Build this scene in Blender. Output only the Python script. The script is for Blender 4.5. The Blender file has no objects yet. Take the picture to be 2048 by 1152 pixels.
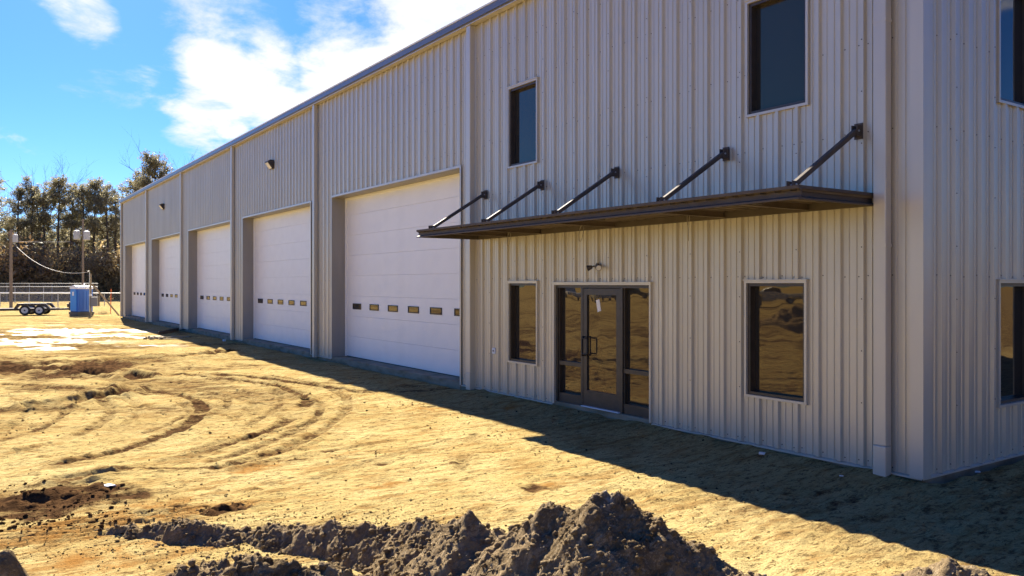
import bpy, bmesh, math, random
import numpy as np
from mathutils import Vector, Matrix

random.seed(7)
scene = bpy.context.scene
COL = scene.collection
R = math.radians

# ------------------------------------------------------------------ camera
F_PX, YAW, CAM, V0 = 1610.3, 0.9729, Vector((4.899, -8.903, 2.1735)), 567.2
FW = Vector((-math.sin(YAW), math.cos(YAW), 0)); RT = Vector((math.cos(YAW), math.sin(YAW), 0))
cam_data = bpy.data.cameras.new('camera'); cam = bpy.data.objects.new('camera', cam_data); COL.objects.link(cam)
cam.location = CAM; cam.rotation_euler = (R(90), 0, YAW)
cam_data.sensor_width = 36; cam_data.lens = F_PX / 2048 * 36
cam_data.shift_y = -(576 - V0) / 2048
cam_data.clip_start = 0.05; cam_data.clip_end = 3000
scene.camera = cam

# ------------------------------------------------------------------ light
SUN_TRAVEL = Vector((1.376, -0.18, -1.0)).normalized()
to_sun = -SUN_TRAVEL
SUN_ELEV = math.asin(to_sun.z); SUN_AZ = math.atan2(to_sun.x, to_sun.y)   # azimuth from +Y, clockwise
sun_data = bpy.data.lights.new('sun', 'SUN'); sun_data.energy = 4.1; sun_data.angle = R(0.5); sun_data.color = (1.0, 0.91, 0.76)
sun = bpy.data.objects.new('sun', sun_data); COL.objects.link(sun)
sun.rotation_euler = SUN_TRAVEL.to_track_quat('-Z', 'Y').to_euler(); sun.location = (-30, 10, 40)

def pix_dir(u, v):
    return (FW + RT * ((u - 1024) / F_PX) + Vector((0, 0, -(v - V0) / F_PX)))
def at_ground(u, v, z=-0.12):
    d = pix_dir(u, v); return CAM + d * ((z - CAM.z) / d.z)
def at_depth(u, v, D):
    return CAM + pix_dir(u, v) * D

world = bpy.data.worlds.new('World'); scene.world = world; world.use_nodes = True
nt = world.node_tree; N = nt.nodes; L = nt.links; N.clear()
out = N.new('ShaderNodeOutputWorld'); bg = N.new('ShaderNodeBackground'); bg.inputs[1].default_value = 0.068
sky = N.new('ShaderNodeTexSky'); sky.sky_type = 'NISHITA'; sky.sun_disc = False
sky.sun_elevation = SUN_ELEV; sky.sun_rotation = SUN_AZ; sky.air_density = 1.0; sky.dust_density = 0.3; sky.ozone_density = 3.0
hsv = N.new('ShaderNodeHueSaturation'); hsv.inputs['Saturation'].default_value = 1.35; hsv.inputs['Value'].default_value = 1.0
L.new(sky.outputs[0], hsv.inputs['Color'])
tint = N.new('ShaderNodeMixRGB'); tint.blend_type = 'MULTIPLY'; tint.inputs[0].default_value = 1.0; tint.inputs[2].default_value = (.22, .355, .64, 1); L.new(hsv.outputs[0], tint.inputs[1])   # deep, clear winter blue
tc = N.new('ShaderNodeTexCoord')
sep = N.new('ShaderNodeSeparateXYZ'); L.new(tc.outputs['Generated'], sep.inputs[0])
def mth(op, a, b=None, clamp=False):
    n = N.new('ShaderNodeMath'); n.operation = op; n.use_clamp = clamp
    for i, x in enumerate((a, b)):
        if x is None: continue
        if isinstance(x, (int, float)): n.inputs[i].default_value = x
        else: L.new(x, n.inputs[i])
    return n.outputs[0]
zz = mth('ADD', mth('MAXIMUM', sep.outputs[2], 0.0), 0.22)
comb = N.new('ShaderNodeCombineXYZ'); L.new(mth('DIVIDE', sep.outputs[0], zz), comb.inputs[0]); L.new(mth('DIVIDE', sep.outputs[1], zz), comb.inputs[1])
def wnoise(scale, detail, rough, off, dist=0.0):
    mp = N.new('ShaderNodeMapping'); mp.inputs['Location'].default_value = off; L.new(comb.outputs[0], mp.inputs[0])
    n = N.new('ShaderNodeTexNoise'); n.inputs['Scale'].default_value = scale; n.inputs['Detail'].default_value = detail
    n.inputs['Roughness'].default_value = rough; n.inputs['Distortion'].default_value = dist
    L.new(mp.outputs[0], n.inputs['Vector']); return n.outputs['Fac']
n1 = wnoise(1.5, 9, 0.6, (3.1, 1.7, 0), 0.25)
n2 = wnoise(5.0, 8, 0.62, (0.4, 5.2, 2), 0.3)
# cumulus banks: where they stand in the sky (direction, angular size, weight)
bias = None
for (u, v, w, amp) in ((900, 20, 260, .48), (740, 110, 150, .36), (500, 130, 100, .34), (470, 20, 110, .26), (420, 255, 75, .27), (560, 215, 75, .24), (165, 20, 50, .22), (0, 245, 34, .22), (1500, -300, 500, .3)):
    d = pix_dir(u, v).normalized(); ang = w / F_PX
    vm = N.new('ShaderNodeVectorMath'); vm.operation = 'DOT_PRODUCT'; L.new(tc.outputs['Generated'], vm.inputs[0]); vm.inputs[1].default_value = d
    mr = N.new('ShaderNodeMapRange'); mr.interpolation_type = 'SMOOTHSTEP'
    mr.inputs['From Min'].default_value = math.cos(ang * 1.5); mr.inputs['From Max'].default_value = math.cos(ang * 0.15)
    mr.inputs['To Max'].default_value = amp
    L.new(vm.outputs['Value'], mr.inputs['Value'])
    bias = mr.outputs[0] if bias is None else mth('MAXIMUM', bias, mr.outputs[0])
dens = mth('ADD', mth('ADD', mth('MULTIPLY', n1, 1.0), mth('MULTIPLY', n2, 0.7)), bias)
mr = N.new('ShaderNodeMapRange'); mr.interpolation_type = 'SMOOTHSTEP'; mr.inputs['From Min'].default_value = 0.97; mr.inputs['From Max'].default_value = 1.24
L.new(dens, mr.inputs['Value'])
cov = mr.outputs[0]
ccol = N.new('ShaderNodeMixRGB'); ccol.inputs[1].default_value = (2.8, 3.1, 3.55, 1); ccol.inputs[2].default_value = (4.0, 3.95, 3.9, 1); n3 = wnoise(2.6, 6, 0.6, (7.7, 2.2, 1), 0.4)
mr3 = N.new('ShaderNodeMapRange'); mr3.inputs['From Min'].default_value = 0.38; mr3.inputs['From Max'].default_value = 0.6; L.new(n3, mr3.inputs['Value']); L.new(mr3.outputs[0], ccol.inputs[0])
mix = N.new('ShaderNodeMixRGB'); L.new(cov, mix.inputs[0]); L.new(tint.outputs[0], mix.inputs[1]); L.new(ccol.outputs[0], mix.inputs[2])
L.new(mix.outputs[0], bg.inputs[0]); L.new(bg.outputs[0], out.inputs[0])

vs = scene.view_settings; vs.view_transform = 'Standard'; vs.look = 'None'; vs.gamma = 1.0; vs.use_curve_mapping = False; vs.exposure = 2.1
cy = scene.cycles
cy.max_bounces = 8; cy.diffuse_bounces = 4; cy.glossy_bounces = 4; cy.transparent_max_bounces = 16
cy.use_denoising = True; cy.sample_clamp_indirect = 6.0
try: cy.denoiser = 'OPENIMAGEDENOISE'
except Exception: pass

# ------------------------------------------------------------------ helpers
class MB:
    """collects faces, then links them as one mesh object"""
    def __init__(s): s.v = []; s.f = []; s.m = []; s.mat = 0
    def quad(s, *pts):
        i = len(s.v); s.v += [tuple(p) for p in pts]; s.f.append(tuple(range(i, i + len(pts)))); s.m.append(s.mat)
    def box(s, lo, hi):
        x0, y0, z0 = lo; x1, y1, z1 = hi; i = len(s.v)
        s.v += [(x0,y0,z0),(x1,y0,z0),(x1,y1,z0),(x0,y1,z0),(x0,y0,z1),(x1,y0,z1),(x1,y1,z1),(x0,y1,z1)]
        for q in ((0,3,2,1),(4,5,6,7),(0,1,5,4),(1,2,6,5),(2,3,7,6),(3,0,4,7)): s.f.append(tuple(i + k for k in q)); s.m.append(s.mat)
        return s
    def obox(s, c, ax, ay, az):
        c = Vector(c); ax = Vector(ax); ay = Vector(ay); az = Vector(az); i = len(s.v)
        for sz in (-1, 1):
            for sx, sy in ((-1,-1),(1,-1),(1,1),(-1,1)): s.v.append(tuple(c + ax*sx + ay*sy + az*sz))
        for q in ((0,3,2,1),(4,5,6,7),(0,1,5,4),(1,2,6,5),(2,3,7,6),(3,0,4,7)): s.f.append(tuple(i + k for k in q)); s.m.append(s.mat)
        return s
    def bar(s, a, b, w, h, up=(0,0,1)):
        a = Vector(a); b = Vector(b); d = (b - a); l = d.length; d.normalize()
        side = d.cross(Vector(up))
        if side.length < 1e-4: side = d.cross(Vector((1,0,0)))
        side.normalize(); u2 = side.cross(d)
        return s.obox((a + b) / 2, d * l / 2, side * w / 2, u2 * h / 2)
    def tube(s, pts, rad, n=8, cap=True):
        pts = [Vector(p) for p in pts]; rings = []
        if not hasattr(rad, '__len__'): rad = [rad] * len(pts)
        for k, p in enumerate(pts):
            d = (pts[min(k + 1, len(pts) - 1)] - pts[max(k - 1, 0)]).normalized()
            ref = Vector((0,0,1)) if abs(d.z) < 0.9 else Vector((1,0,0))
            a = d.cross(ref).normalized(); b = d.cross(a)
            rings.append(len(s.v))
            for j in range(n):
                t = 2 * math.pi * j / n; s.v.append(tuple(p + (a * math.cos(t) + b * math.sin(t)) * rad[k]))
        for k in range(len(pts) - 1):
            for j in range(n):
                s.f.append((rings[k] + j, rings[k] + (j + 1) % n, rings[k+1] + (j + 1) % n, rings[k+1] + j)); s.m.append(s.mat)
        if cap:
            s.f.append(tuple(rings[0] + j for j in range(n))[::-1]); s.m.append(s.mat)
            s.f.append(tuple(rings[-1] + j for j in range(n))); s.m.append(s.mat)
        return s
    def extrude(s, prof, a, b, ux, uy):
        """closed profile (list of 2D) swept from a to b; ux, uy the profile axes"""
        a = Vector(a); b = Vector(b); ux = Vector(ux); uy = Vector(uy); n = len(prof); i = len(s.v)
        for e in (a, b): s.v += [tuple(e + ux * p + uy * q) for p, q in prof]
        for j in range(n): s.f.append((i + j, i + (j + 1) % n, i + n + (j + 1) % n, i + n + j)); s.m.append(s.mat)
        s.f.append(tuple(range(i, i + n))[::-1]); s.m.append(s.mat); s.f.append(tuple(range(i + n, i + 2 * n))); s.m.append(s.mat)
        return s
    def build(s, name, mats, parent=None, loc=None, smooth=False, bevel=0):
        me = bpy.data.meshes.new(name); me.from_pydata(s.v, [], s.f); me.update()
        if not isinstance(mats, (list, tuple)): mats = [mats]
        for m in mats: me.materials.append(m)
        if len(mats) > 1: me.polygons.foreach_set('material_index', s.m)
        if smooth: me.polygons.foreach_set('use_smooth', [True] * len(me.polygons))
        o = link(name, me, parent, loc)
        if bevel:
            b = o.modifiers.new('bevel', 'BEVEL'); b.width = bevel; b.segments = 2; b.limit_method = 'ANGLE'
        return o
def link(name, data, parent=None, loc=None):
    o = bpy.data.objects.new(name, data); COL.objects.link(o)
    if parent is not None: o.parent = parent
    if loc is not None: o.location = loc
    return o
def tag(o, label=None, cat=None, group=None, kind=None):
    if label: o['label'] = label
    if cat: o['category'] = cat
    if group: o['group'] = group
    if kind: o['kind'] = kind
    return o
def thing(name, label, cat, loc=(0,0,0), rz=0, group=None):
    o = link(name, None, None, loc); o.rotation_euler = (0, 0, rz); o.empty_display_size = .2
    return tag(o, label, cat, group)
def np_mesh(name, verts, faces, mats, parent=None, smooth=True, midx=None):
    verts = np.asarray(verts, np.float32); faces = np.asarray(faces, np.int32); k = faces.shape[1]
    me = bpy.data.meshes.new(name); me.vertices.add(len(verts)); me.vertices.foreach_set('co', verts.ravel())
    me.loops.add(faces.size); me.loops.foreach_set('vertex_index', faces.ravel())
    me.polygons.add(len(faces)); me.polygons.foreach_set('loop_start', np.arange(0, faces.size, k, dtype=np.int32))
    if smooth: me.polygons.foreach_set('use_smooth', np.ones(len(faces), bool))
    for m in (mats if isinstance(mats, (list, tuple)) else [mats]): me.materials.append(m)
    if midx is not None: me.polygons.foreach_set('material_index', midx)
    me.update(calc_edges=True); me.validate()
    return link(name, me, parent)

# ---- numpy noise
def h2(ix, iy, seed):
    n = (ix.astype(np.int64) * 374761393 + iy.astype(np.int64) * 668265263 + seed * 1442695041) & 0xFFFFFFFF
    n = ((n ^ (n >> 13)) * 1274126177) & 0xFFFFFFFF
    n = ((n ^ (n >> 16)) * 2246822519) & 0xFFFFFFFF
    return ((n ^ (n >> 15)) & 0xFFFFFF) / float(0xFFFFFF)
def vn(x, y, seed=0):
    ix = np.floor(x); iy = np.floor(y); fx = x - ix; fy = y - iy
    fx = fx*fx*fx*(fx*(fx*6-15)+10); fy = fy*fy*fy*(fy*(fy*6-15)+10)
    a = h2(ix, iy, seed); b = h2(ix+1, iy, seed); c = h2(ix, iy+1, seed); d = h2(ix+1, iy+1, seed)
    return (a + (b-a)*fx) + ((c + (d-c)*fx) - (a + (b-a)*fx)) * fy - 0.5
def fbm(x, y, seed=0, octv=4, gain=0.5):
    s = 0; a = 1
    for k in range(octv): s = s + a * vn(x * 2**k + 17.3*k, y * 2**k - 9.1*k, seed + k); a *= gain
    return s
def worley(x, y, seed=0):
    ix = np.floor(x); iy = np.floor(y); best = np.full(x.shape, 9.0)
    for dx in (-1, 0, 1):
        for dy in (-1, 0, 1):
            cx = ix + dx; cy_ = iy + dy
            px = cx + h2(cx, cy_, seed); py = cy_ + h2(cx, cy_, seed + 77)
            best = np.minimum(best, (x - px)**2 + (y - py)**2)
    return np.sqrt(best)
def sstep(a, b, x):
    t = np.clip((x - a) / (b - a), 0, 1); return t * t * (3 - 2 * t)

# ------------------------------------------------------------------ materials
def mat(name, base, rough=0.6, metal=0.0, spec=0.5, noise=None, bump=None, coat=0.0):
    """noise: (scale, second colour, contrast lo, hi, stretch); bump: (scale, strength, distance, stretch)"""
    m = bpy.data.materials.new(name); m.use_nodes = True; t = m.node_tree; b = t.nodes['Principled BSDF']
    b.inputs['Base Color'].default_value = (*base, 1); b.inputs['Roughness'].default_value = rough; b.inputs['Metallic'].default_value = metal
    b.inputs['Specular IOR Level'].default_value = spec; b.inputs['Coat Weight'].default_value = coat
    co = t.nodes.new('ShaderNodeTexCoord')
    def tex(scale, stretch, detail=5):
        mp = t.nodes.new('ShaderNodeMapping'); mp.inputs['Scale'].default_value = stretch; t.links.new(co.outputs['Object'], mp.inputs[0])
        n = t.nodes.new('ShaderNodeTexNoise'); n.inputs['Scale'].default_value = scale; n.inputs['Detail'].default_value = detail
        t.links.new(mp.outputs[0], n.inputs['Vector']); return n.outputs['Fac']
    if noise:
        sc, c2, lo, hi, st = noise
        rp = t.nodes.new('ShaderNodeMapRange'); rp.inputs['From Min'].default_value = lo; rp.inputs['From Max'].default_value = hi
        t.links.new(tex(sc, st), rp.inputs[0])
        mx = t.nodes.new('ShaderNodeMixRGB'); mx.inputs[1].default_value = (*base, 1); mx.inputs[2].default_value = (*c2, 1)
        t.links.new(rp.outputs[0], mx.inputs[0]); t.links.new(mx.outputs[0], b.inputs['Base Color'])
    if bump:
        sc, stg, dist, st = bump
        bp = t.nodes.new('ShaderNodeBump'); bp.inputs['Strength'].default_value = stg; bp.inputs['Distance'].default_value = dist
        t.links.new(tex(sc, st, 3), bp.inputs['Height']); t.links.new(bp.outputs[0], b.inputs['Normal'])
    return m
I3 = (1, 1, 1)
M = {}
M['panel'] = mat('light_stone_steel', (.605, .555, .44), .34, .28, .6, noise=(1.1, (.55, .50, .39), .35, .7, (1,1,.35)), bump=(2.3, .18, .012, (1, 1, .5)))
M['trim'] = mat('light_stone_trim', (.605, .555, .44), .36, .25, .6, noise=(3, (.54, .495, .41), .35, .7, (1,1,.2)), bump=(120, .06, .002, I3))
M['jamb'] = mat('shade_toned_jamb_trim', (.33, .30, .25), .45, 0, .5, noise=(3, (.29, .265, .22), .35, .7, (1,1,.2)))  # trim colour darkened so the door reveals carry their shade in the paint
M['gutter'] = mat('gutter_steel', (.19, .18, .175), .35, 0.3, .5, noise=(2, (.15, .145, .14), .4, .7, (.2,1,1)))
M['roof'] = mat('galvalume_roof', (.6, .6, .6), .35, .7)
M['white'] = mat('white_door_steel', (.91, .875, .785), .4, 0, .5, noise=(2.2, (.87, .835, .745), .4, .75, (1,1,1)), bump=(14, .22, .003, (.6, 1, 9)))
M['bronze'] = mat('dark_bronze_aluminium', (.052, .042, .034), .38, .2, .5, noise=(8, (.07, .056, .045), .4, .7, I3))
M['canopy'] = mat('bronze_canopy_metal', (.085, .068, .054), .65, .1, .3, noise=(5, (.10, .082, .066), .4, .7, I3))
M['deck'] = mat('canopy_deck_metal', (.17, .13, .10), .5, .1, .4, noise=(4, (.13, .10, .075), .4, .7, I3))
M['black'] = mat('black_rubber', (.02, .02, .02), .7)
M['screw'] = mat('screw_head', (.10, .09, .08), .45, .5)
M['concrete'] = mat('concrete', (.33, .27, .18), .9, 0, .15, noise=(3.5, (.20, .155, .09), .38, .66, (.5,1,1.5)), bump=(25, .5, .01, I3))
M['steel'] = mat('galvanised_steel', (.46, .46, .45), .45, .5, noise=(6, (.36, .36, .35), .4, .7, I3))
M['white_paint'] = mat('white_paint', (.8, .8, .78), .45)
M['wood_pole'] = mat('weathered_pole', (.26, .21, .16), .85, 0, .3, noise=(6, (.17, .135, .10), .35, .7, (6,6,.5)), bump=(20, .5, .01, (6,6,.4)))
M['plank'] = mat('weathered_plank', (.14, .105, .075), .85, 0, .3, noise=(5, (.08, .06, .045), .35, .7, (1,6,1)))
M['tyre'] = mat('tyre', (.022, .022, .022), .8)
M['rim'] = mat('grey_rim', (.5, .5, .5), .4, .3)
M['trailer'] = mat('black_trailer_steel', (.022, .02, .02), .5, noise=(5, (.05, .035, .028), .4, .7, I3))
M['blue'] = mat('blue_plastic', (.012, .115, .50), .45)
M['blue2'] = mat('light_blue_plastic', (.03, .23, .66), .45)
M['grey_plastic'] = mat('grey_plastic', (.06, .06, .065), .6)
M['orange'] = mat('orange_paint', (.65, .14, .03), .6)
M['grey_box'] = mat('grey_enclosure', (.20, .20, .20), .5)
M['paper'] = mat('paper', (.8, .79, .76), .8)
M['bark'] = mat('bark', (.13, .10, .078), .9, 0, .2, noise=(3, (.045, .034, .027), .35, .7, (3,3,.6)))
M['cable'] = mat('cable_sheath', (.30, .27, .22), .6)
M['block'] = mat('pale_block', (.52, .47, .30), .9)

def glass_mat(name, tint=(.030, .028, .026), ior=1.75):
    m = mat(name, tint, .015, 0, .5); b = m.node_tree.nodes['Principled BSDF']
    b.inputs['IOR'].default_value = ior; b.inputs['Specular Tint'].default_value = (1.0, .80, .48, 1)
    return m
M['glass'] = glass_mat('tinted_glass'); M['door_glass'] = glass_mat('door_window_glass', (.03, .025, .02), 1.7)
def wavy(m, amt=.02):          # glass is never quite flat
    t = m.node_tree; b = t.nodes['Principled BSDF']; co = t.nodes.new('ShaderNodeTexCoord'); n = t.nodes.new('ShaderNodeTexNoise'); n.inputs['Scale'].default_value = 2.2; n.inputs['Detail'].default_value = 1
    t.links.new(co.outputs['Object'], n.inputs[0]); bp = t.nodes.new('ShaderNodeBump'); bp.inputs['Strength'].default_value = amt; bp.inputs['Distance'].default_value = .08
    t.links.new(n.outputs[0], bp.inputs['Height']); t.links.new(bp.outputs[0], b.inputs['Normal'])
wavy(M['glass'], .025)

def foliage_mat(name, c1, c2, trans=.35):
    m = bpy.data.materials.new(name); m.use_nodes = True; t = m.node_tree; t.nodes.clear()
    o = t.nodes.new('ShaderNodeOutputMaterial'); g = t.nodes.new('ShaderNodeNewGeometry'); oi = t.nodes.new('ShaderNodeObjectInfo')
    mx = t.nodes.new('ShaderNodeMixRGB'); mx.inputs[1].default_value = (*c1, 1); mx.inputs[2].default_value = (*c2, 1)
    t.links.new(g.outputs['Random Per Island'], mx.inputs[0])
    hs = t.nodes.new('ShaderNodeHueSaturation'); t.links.new(mx.outputs[0], hs.inputs['Color'])
    mr = t.nodes.new('ShaderNodeMapRange'); mr.inputs['To Min'].default_value = .75; mr.inputs['To Max'].default_value = 1.3; t.links.new(oi.outputs['Random'], mr.inputs[0]); t.links.new(mr.outputs[0], hs.inputs['Value'])
    p = t.nodes.new('ShaderNodeBsdfPrincipled'); p.inputs['Roughness'].default_value = .5; t.links.new(hs.outputs[0], p.inputs['Base Color'])
    tr = t.nodes.new('ShaderNodeBsdfTranslucent'); t.links.new(hs.outputs[0], tr.inputs['Color'])
    ms = t.nodes.new('ShaderNodeMixShader'); ms.inputs[0].default_value = trans
    t.links.new(p.outputs[0], ms.inputs[1]); t.links.new(tr.outputs[0], ms.inputs[2]); t.links.new(ms.outputs[0], o.inputs[0])
    return m
M['needles'] = foliage_mat('pine_needles', (.10, .10, .05), (.44, .38, .22), .5)
M['brush'] = foliage_mat('brush_leaves', (.16, .115, .06), (.46, .34, .16), .5)
M['dry'] = foliage_mat('dry_leaves', (.16, .10, .045), (.30, .19, .08))

def soil_mat(name, c_sand, c_sand2, c_mud, c_mud2, use_attr):
    m = bpy.data.materials.new(name); m.use_nodes = True; t = m.node_tree; b = t.nodes['Principled BSDF']; LK = t.links.new
    co = t.nodes.new('ShaderNodeTexCoord')
    def tex(scale, st=(1,1,1), detail=6, rough=.6, rot=0):
        mp = t.nodes.new('ShaderNodeMapping'); mp.inputs['Scale'].default_value = st; mp.inputs['Rotation'].default_value = (0, 0, rot); LK(co.outputs['Object'], mp.inputs[0])
        n = t.nodes.new('ShaderNodeTexNoise'); n.inputs['Scale'].default_value = scale; n.inputs['Detail'].default_value = detail; n.inputs['Roughness'].default_value = rough
        LK(mp.outputs[0], n.inputs['Vector']); return n.outputs['Fac']
    def rng(x, lo, hi, a=0., c=1.):
        r = t.nodes.new('ShaderNodeMapRange'); r.inputs['From Min'].default_value = lo; r.inputs['From Max'].default_value = hi; r.inputs['To Min'].default_value = a; r.inputs['To Max'].default_value = c
        r.interpolation_type = 'SMOOTHSTEP'; LK(x, r.inputs[0]); return r.outputs[0]
    def mixc(f, a, c):
        x = t.nodes.new('ShaderNodeMixRGB')
        for i, v in enumerate((f, a, c)):
            if isinstance(v, tuple): x.inputs[i].default_value = (*v, 1)
            elif isinstance(v, float): x.inputs[i].default_value = v
            else: LK(v, x.inputs[i])
        return x.outputs[0]
    def mul(a, c, op='MULTIPLY'):
        n = t.nodes.new('ShaderNodeMath')
        if op == 'SOFT': return mul(a, mul(c, .55, 'PLUS2'))
        n.operation = {'PLUS': 'ADD', 'PLUS2': 'ADD'}.get(op, op); n.use_clamp = op in ('ADD', 'MAXIMUM', 'PLUS2')
        for i, v in enumerate((a, c)):
            if isinstance(v, float): n.inputs[i].default_value = v
            else: LK(v, n.inputs[i])
        return n.outputs[0]
    c = mixc(rng(tex(.9), .35, .68), c_sand, c_sand2)
    c = mixc(rng(tex(3.0, (2.2, .5, 1), 8, .7, R(-8)), .46, .64, 0., .75), c, c_mud)         # stains drawn out by the grader
    c = mixc(rng(tex(11, (2.4, .7, 1), 7, .75, R(-8)), .52, .60, 0., .75), c, c_mud2)
    c = mixc(rng(tex(45, (1.5, .8, 1), 4, .7), .555, .66, 0., .7), c, c_mud2)
    if not use_attr: c = mixc(rng(tex(2.4, I3, 7, .7), .60, .68, 0., .8), c, (.50, .44, .34))     # pale marl in the clay
    wet = None
    if use_attr:
        at = t.nodes.new('ShaderNodeAttribute'); at.attribute_name = 'soil'; sp = t.nodes.new('ShaderNodeSeparateColor'); LK(at.outputs['Color'], sp.inputs[0])
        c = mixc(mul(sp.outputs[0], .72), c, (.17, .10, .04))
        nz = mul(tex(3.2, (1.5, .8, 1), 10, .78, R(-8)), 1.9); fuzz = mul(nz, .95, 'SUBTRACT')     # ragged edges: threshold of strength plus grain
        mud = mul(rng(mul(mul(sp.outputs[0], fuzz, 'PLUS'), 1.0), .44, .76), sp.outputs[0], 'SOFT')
        c = mixc(mul(sp.outputs[2], rng(tex(4), .3, .6)), c, (.30, .14, .035))
        c = mixc(mud, c, mixc(rng(tex(9), .35, .65), (.05, .028, .015), (.12, .065, .03)))
        wet = sp.outputs[1]
        c = mixc(mul(wet, .55), c, (.16, .12, .075))
    LK(c, b.inputs['Base Color'])
    if wet is not None:
        rg = t.nodes.new('ShaderNodeMapRange'); rg.inputs['To Min'].default_value = .95; rg.inputs['To Max'].default_value = .50; LK(wet, rg.inputs[0]); LK(rg.outputs[0], b.inputs['Roughness'])
        sg = t.nodes.new('ShaderNodeMapRange'); sg.inputs['To Min'].default_value = .0; sg.inputs['To Max'].default_value = .42; LK(wet, sg.inputs[0]); LK(sg.outputs[0], b.inputs['Specular IOR Level'])
    else:
        b.inputs['Roughness'].default_value = .95; b.inputs['Specular IOR Level'].default_value = .0
    h = tex(30 if use_attr else 34, (1.3, .8, 1), 8, .72)
    bp = t.nodes.new('ShaderNodeBump'); bp.inputs['Distance'].default_value = .07
    if wet is not None:
        r2 = t.nodes.new('ShaderNodeMapRange'); r2.inputs['To Min'].default_value = .75; r2.inputs['To Max'].default_value = .12; LK(wet, r2.inputs[0]); LK(r2.outputs[0], bp.inputs['Strength'])
    else: bp.inputs['Strength'].default_value = .9
    LK(h, bp.inputs['Height']); LK(bp.outputs[0], b.inputs['Normal'])
    return m
M['soil'] = soil_mat('sandy_soil', (.54, .425, .185), (.475, .355, .14), (.30, .17, .055), (.085, .052, .024), True)
M['heap'] = soil_mat('grey_clay_soil', (.32, .235, .135), (.23, .165, .09), (.12, .082, .044), (.44, .34, .21), False)

# ------------------------------------------------------------------ ground
def axis(lo, hi, step, far, grow=1.07):
    a = list(np.arange(lo, hi, step)); s = step; x = a[-1]
    while x < far: s = min(s * grow, 25); x += s; a.append(x)
    s = step; x = lo; b = []
    while x > -far: s = min(s * grow, 25); x -= s; b.append(x)
    return np.array(b[::-1] + a)
gx = axis(-13.0, 3.6, .034, 700, 1.022); gy = axis(-9.2, .1, .034, 700, 1.045)
GX, GY = np.meshgrid(gx, gy, indexing='ij')
# tyre tracks, read off the photograph as ground points: (pixels, tyre width, depth, mud)
def smooth_poly(px, n=10):
    P = [at_ground(*p) for p in px]; P = [(p.x, p.y) for p in P]
    P = np.array([P[0]] + P + [P[-1]]); o = []
    for i in range(1, len(P) - 2):
        for t in np.linspace(0, 1, n, endpoint=False):
            a, b, c, d = P[i-1], P[i], P[i+1], P[i+2]
            o.append(.5 * ((2*b) + (-a + c)*t + (2*a - 5*b + 4*c - d)*t*t + (-a + 3*b - 3*c + d)*t**3))
    o.append(P[-2]); return np.array(o)
tracks = [
 ([(250,742),(400,752),(520,765),(592,784),(612,802),(600,822),(560,850),(500,876),(400,906),(250,942),(120,962)], .26, .028, .75),
 ([(270,776),(350,786),(396,806),(402,822),(388,840),(345,866),(250,902),(120,930)], .30, .024, .8),
 ([(400,778),(440,790),(455,804),(446,818),(412,834)], .24, .024, .6),
 ([(455,772),(492,786),(505,803),(498,818),(465,838)], .22, .02, .5),
 ([(160,790),(205,803),(222,822),(208,842),(150,874),(40,905)], .24, .025, .6),
 ([(225,790),(265,803),(278,820),(262,842),(225,862)], .2, .018, .4),
 ([(540,752),(640,770),(690,795),(692,820),(660,850),(600,885),(520,915),(430,940)], .24, .024, .6),
 ([(30,790),(52,815),(40,840),(0,870)], .2, .02, .4),
 ([(-60,736),(100,728),(260,720),(400,712),(490,702)], 1.1, .07, 1.0),
 ([(-60,716),(100,714),(250,711),(380,707),(450,702)], .55, .04, .9),
 ([(-60,742),(80,740),(180,744),(270,752),(272,768),(220,790),(100,810)], .7, .06, .95),
 ([(270,756),(400,748),(520,756),(640,772),(720,782)], .32, .03, .8),
 ([(130,948),(230,938),(330,940),(460,936)], .12, .014, .8),
 ([(300,925),(380,905),(450,885),(560,862),(640,840)], .2, .02, .5),
 ([(190,958),(290,935),(400,915)], .09, .01, .6),
 ([(0,770),(140,775),(260,778)], .4, .03, .7),
 ([(330,798),(372,810),(378,826),(350,843),(296,864)], .2, .016, .6),
 ([(520,770),(556,786),(560,806),(540,826),(500,848)], .2, .016, .6),
 ([(610,790),(640,812),(632,834),(590,862),(520,892),(420,925)], .22, .016, .6),
 ([(100,800),(130,818),(118,838),(70,862),(0,885)], .2, .016, .6),
 ([(920,935),(935,905),(950,870)], .18, .018, .5),
 ([(560,990),(680,940),(800,905),(900,880)], .2, .012, .35),
 ([(400,960),(520,930),(640,905),(780,880)], .2, .012, .35),
]
Z = np.zeros_like(GX); mudA = np.zeros_like(GX); wetA = np.zeros_like(GX); orgA = np.zeros_like(GX)
near = sstep(60, 20, np.hypot(GX - CAM.x, GY - CAM.y))
Z += .035 * fbm(GX / 4.5, GY / 4.5, 3, 3)
Z += .013 * fbm(GX / .9, GY / 1.6, 11, 4) * near
an = fbm(GX / .16 + .3 * fbm(GX, GY, 5, 2), GY / .42, 21, 3, .6)             # furrows running away from the wall
Z += .015 * an * near; Z += .016 * fbm(GX / .085, GY / .2, 23, 2) * near * sstep(14, 9, np.hypot(GX - CAM.x, GY - CAM.y))
cl = worley(GX / .22, GY / .26, 31); patch = sstep(.02, .28, fbm(GX / 1.3, GY / 2.2, 41, 3))
Z += near * patch * .022 * np.clip(.55 - cl, 0, 1) * 2
Z += near * .012 * np.clip(fbm(GX / .07, GY / .09, 51, 2), -.1, 1) * (0.4 + patch)
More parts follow.
